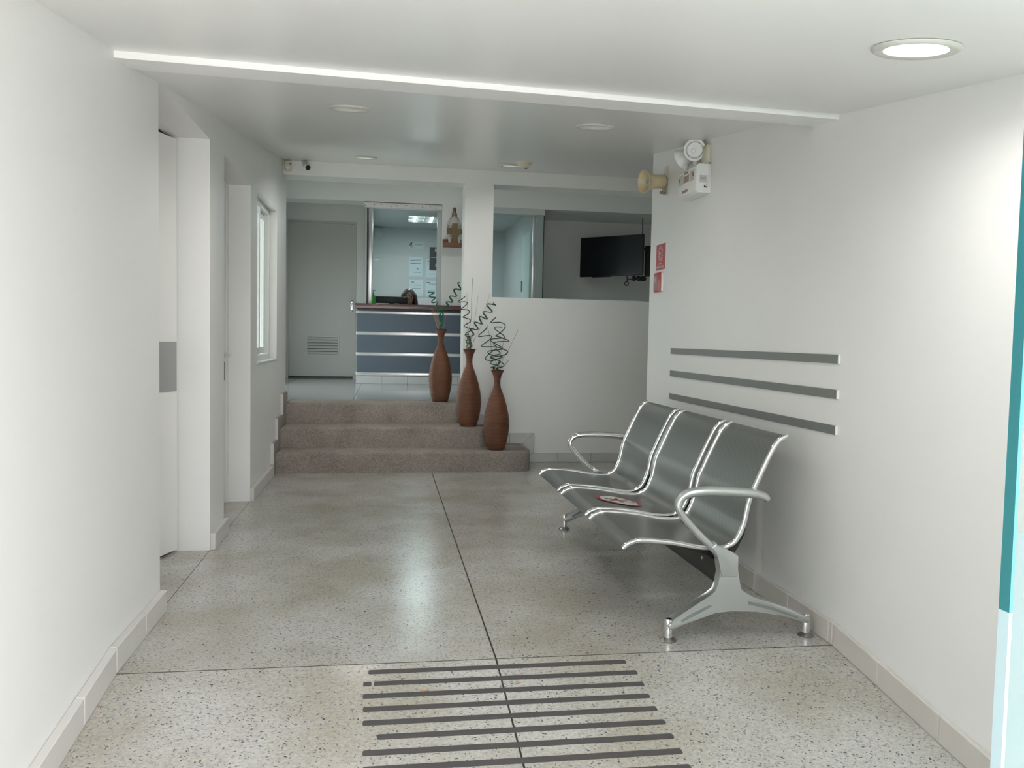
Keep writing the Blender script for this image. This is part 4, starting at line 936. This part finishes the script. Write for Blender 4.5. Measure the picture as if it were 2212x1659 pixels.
MB().box((.818, 10.392, 2.295), (.886, 10.408, 2.535), .002).build('upright', WC, t); MB().box((.752, 10.393, 2.400), (.818, 10.407, 2.478), .002).build('arm', WC, t); MB().box((.886, 10.393, 2.400), (.945, 10.407, 2.474), .002).build('arm', WC, t)
for s, lab in ((-1, 'left'), (1, 'right')):
    x = .852+s*.058
    t = thing('angel_figurine', f'tiny white kneeling figurine at the {lab} foot of the wooden cross', 'figurine', (x, 10.432, 2.295), 'tiny white figurines on the shelf')
    MB().lathe([(.024, 0), (.024, .006), (.018, .012), (.020, .04), (.014, .075), (.006, .082)], (x, 10.432, 2.295), n=14).build('body', WR, t, smooth=60); MB().ball((x, 10.429, 2.295+.094), .012).build('head', WR, t)
    MB().prism([(x, 2.345), (x+s*.026, 2.40), (x+s*.022, 2.34)], lambda u, v, q: (u, 10.438+q, v), .005).build('wing', WR, t, smooth=0)

# ------------------------------------------------------------------ television
t = thing('television', 'black flat television turned on its wall arm in the lobby', 'television', (3.05, 11.0, 1.98))
R = Matrix.Translation((3.05, 11.0, 2.262)) @ Matrix.Rotation(-PI/4, 4, 'Z')
SCR = mat('dark screen', (.010, .014, .018), .22)
MB().box((-.49, -.012, -.272), (.49, .022, .272), .004).xf(R).build('bezel', BLACK, t)
MB().box((-.478, -.0135, -.255), (.478, -.0118, .262)).xf(R).build('screen', SCR, t, smooth=0)
MB().box((-.30, -.008, -.281), (.0, .02, -.271)).xf(R).build('speaker_bar', BLACK, t, smooth=0)
MB().box((-.25, .022, -.20), (.25, .055, .15), .008).xf(R).build('back_housing', BLACK, t)
arm_ = MB().box((3.06, 11.045, 2.12), (3.14, 11.10, 2.38), .004).build('wall_arm', BLACKM, t); t_tv = t; t = arm_
MB().box((3.52, 11.482, 2.10), (3.64, 11.498, 2.42), .003).build('wall_plate', BLACKM, t)
MB().tube([(3.58, 11.48, 2.30), (3.45, 11.30, 2.30), (3.13, 11.06, 2.28)], .02, 8).build('arm', BLACKM, t); MB().tube([(3.58, 11.48, 2.18), (3.45, 11.30, 2.18), (3.13, 11.06, 2.22)], .02, 8).build('arm', BLACKM, t)
MB().box((3.53, 10.96, 2.0), (3.60, 11.02, 2.42), .008).build('cable_box', BLACK, t)
MB().tube([(3.14, 11.065, 2.35), (3.4, 11.0, 2.36), (3.55, 10.99, 2.38)], .016, 8).build('side_arm', BLACKM, t)
tag(MB().tube([(3.46, 10.93, 2.785), (3.462, 10.93, 2.60), (3.44, 10.94, 2.45), (3.40, 10.97, 2.36)], .006, 6).build('power_cord', DTWIG), 'thin dark cable running up from the television to the beam', 'cable')
t = thing('plug_cluster', 'black plugs and looped cables dangling under the television', 'plugs', (3.42, 10.85, 1.9))
MB().tube(spline([(3.25, 10.9, 2.00), (3.25, 10.88, 1.95), (3.30, 10.88, 1.945), (3.40, 10.86, 1.955), (3.50, 10.9, 1.96)], 5), .007, 6).build('cable', BLACK, t)
for x, r in ((3.34, .028), (3.41, .034), (3.475, .038)): MB().lathe([(r*.7, 0), (r, .02), (r, .05), (r*.6, .07)], (x, 10.87, 1.925), n=12).build('plug', BLACK, t)
MB().tube([(3.242+.026*math.cos(a), 10.88, 1.885+.026*math.sin(a)) for a in (2*PI*k/16 for k in range(16))], .006, 6, closed=True).build('cable_loop', BLACK, t); MB().tube([(3.25, 10.88, 1.95), (3.247, 10.88, 1.91)], .009, 6).build('cable', BLACK, t)
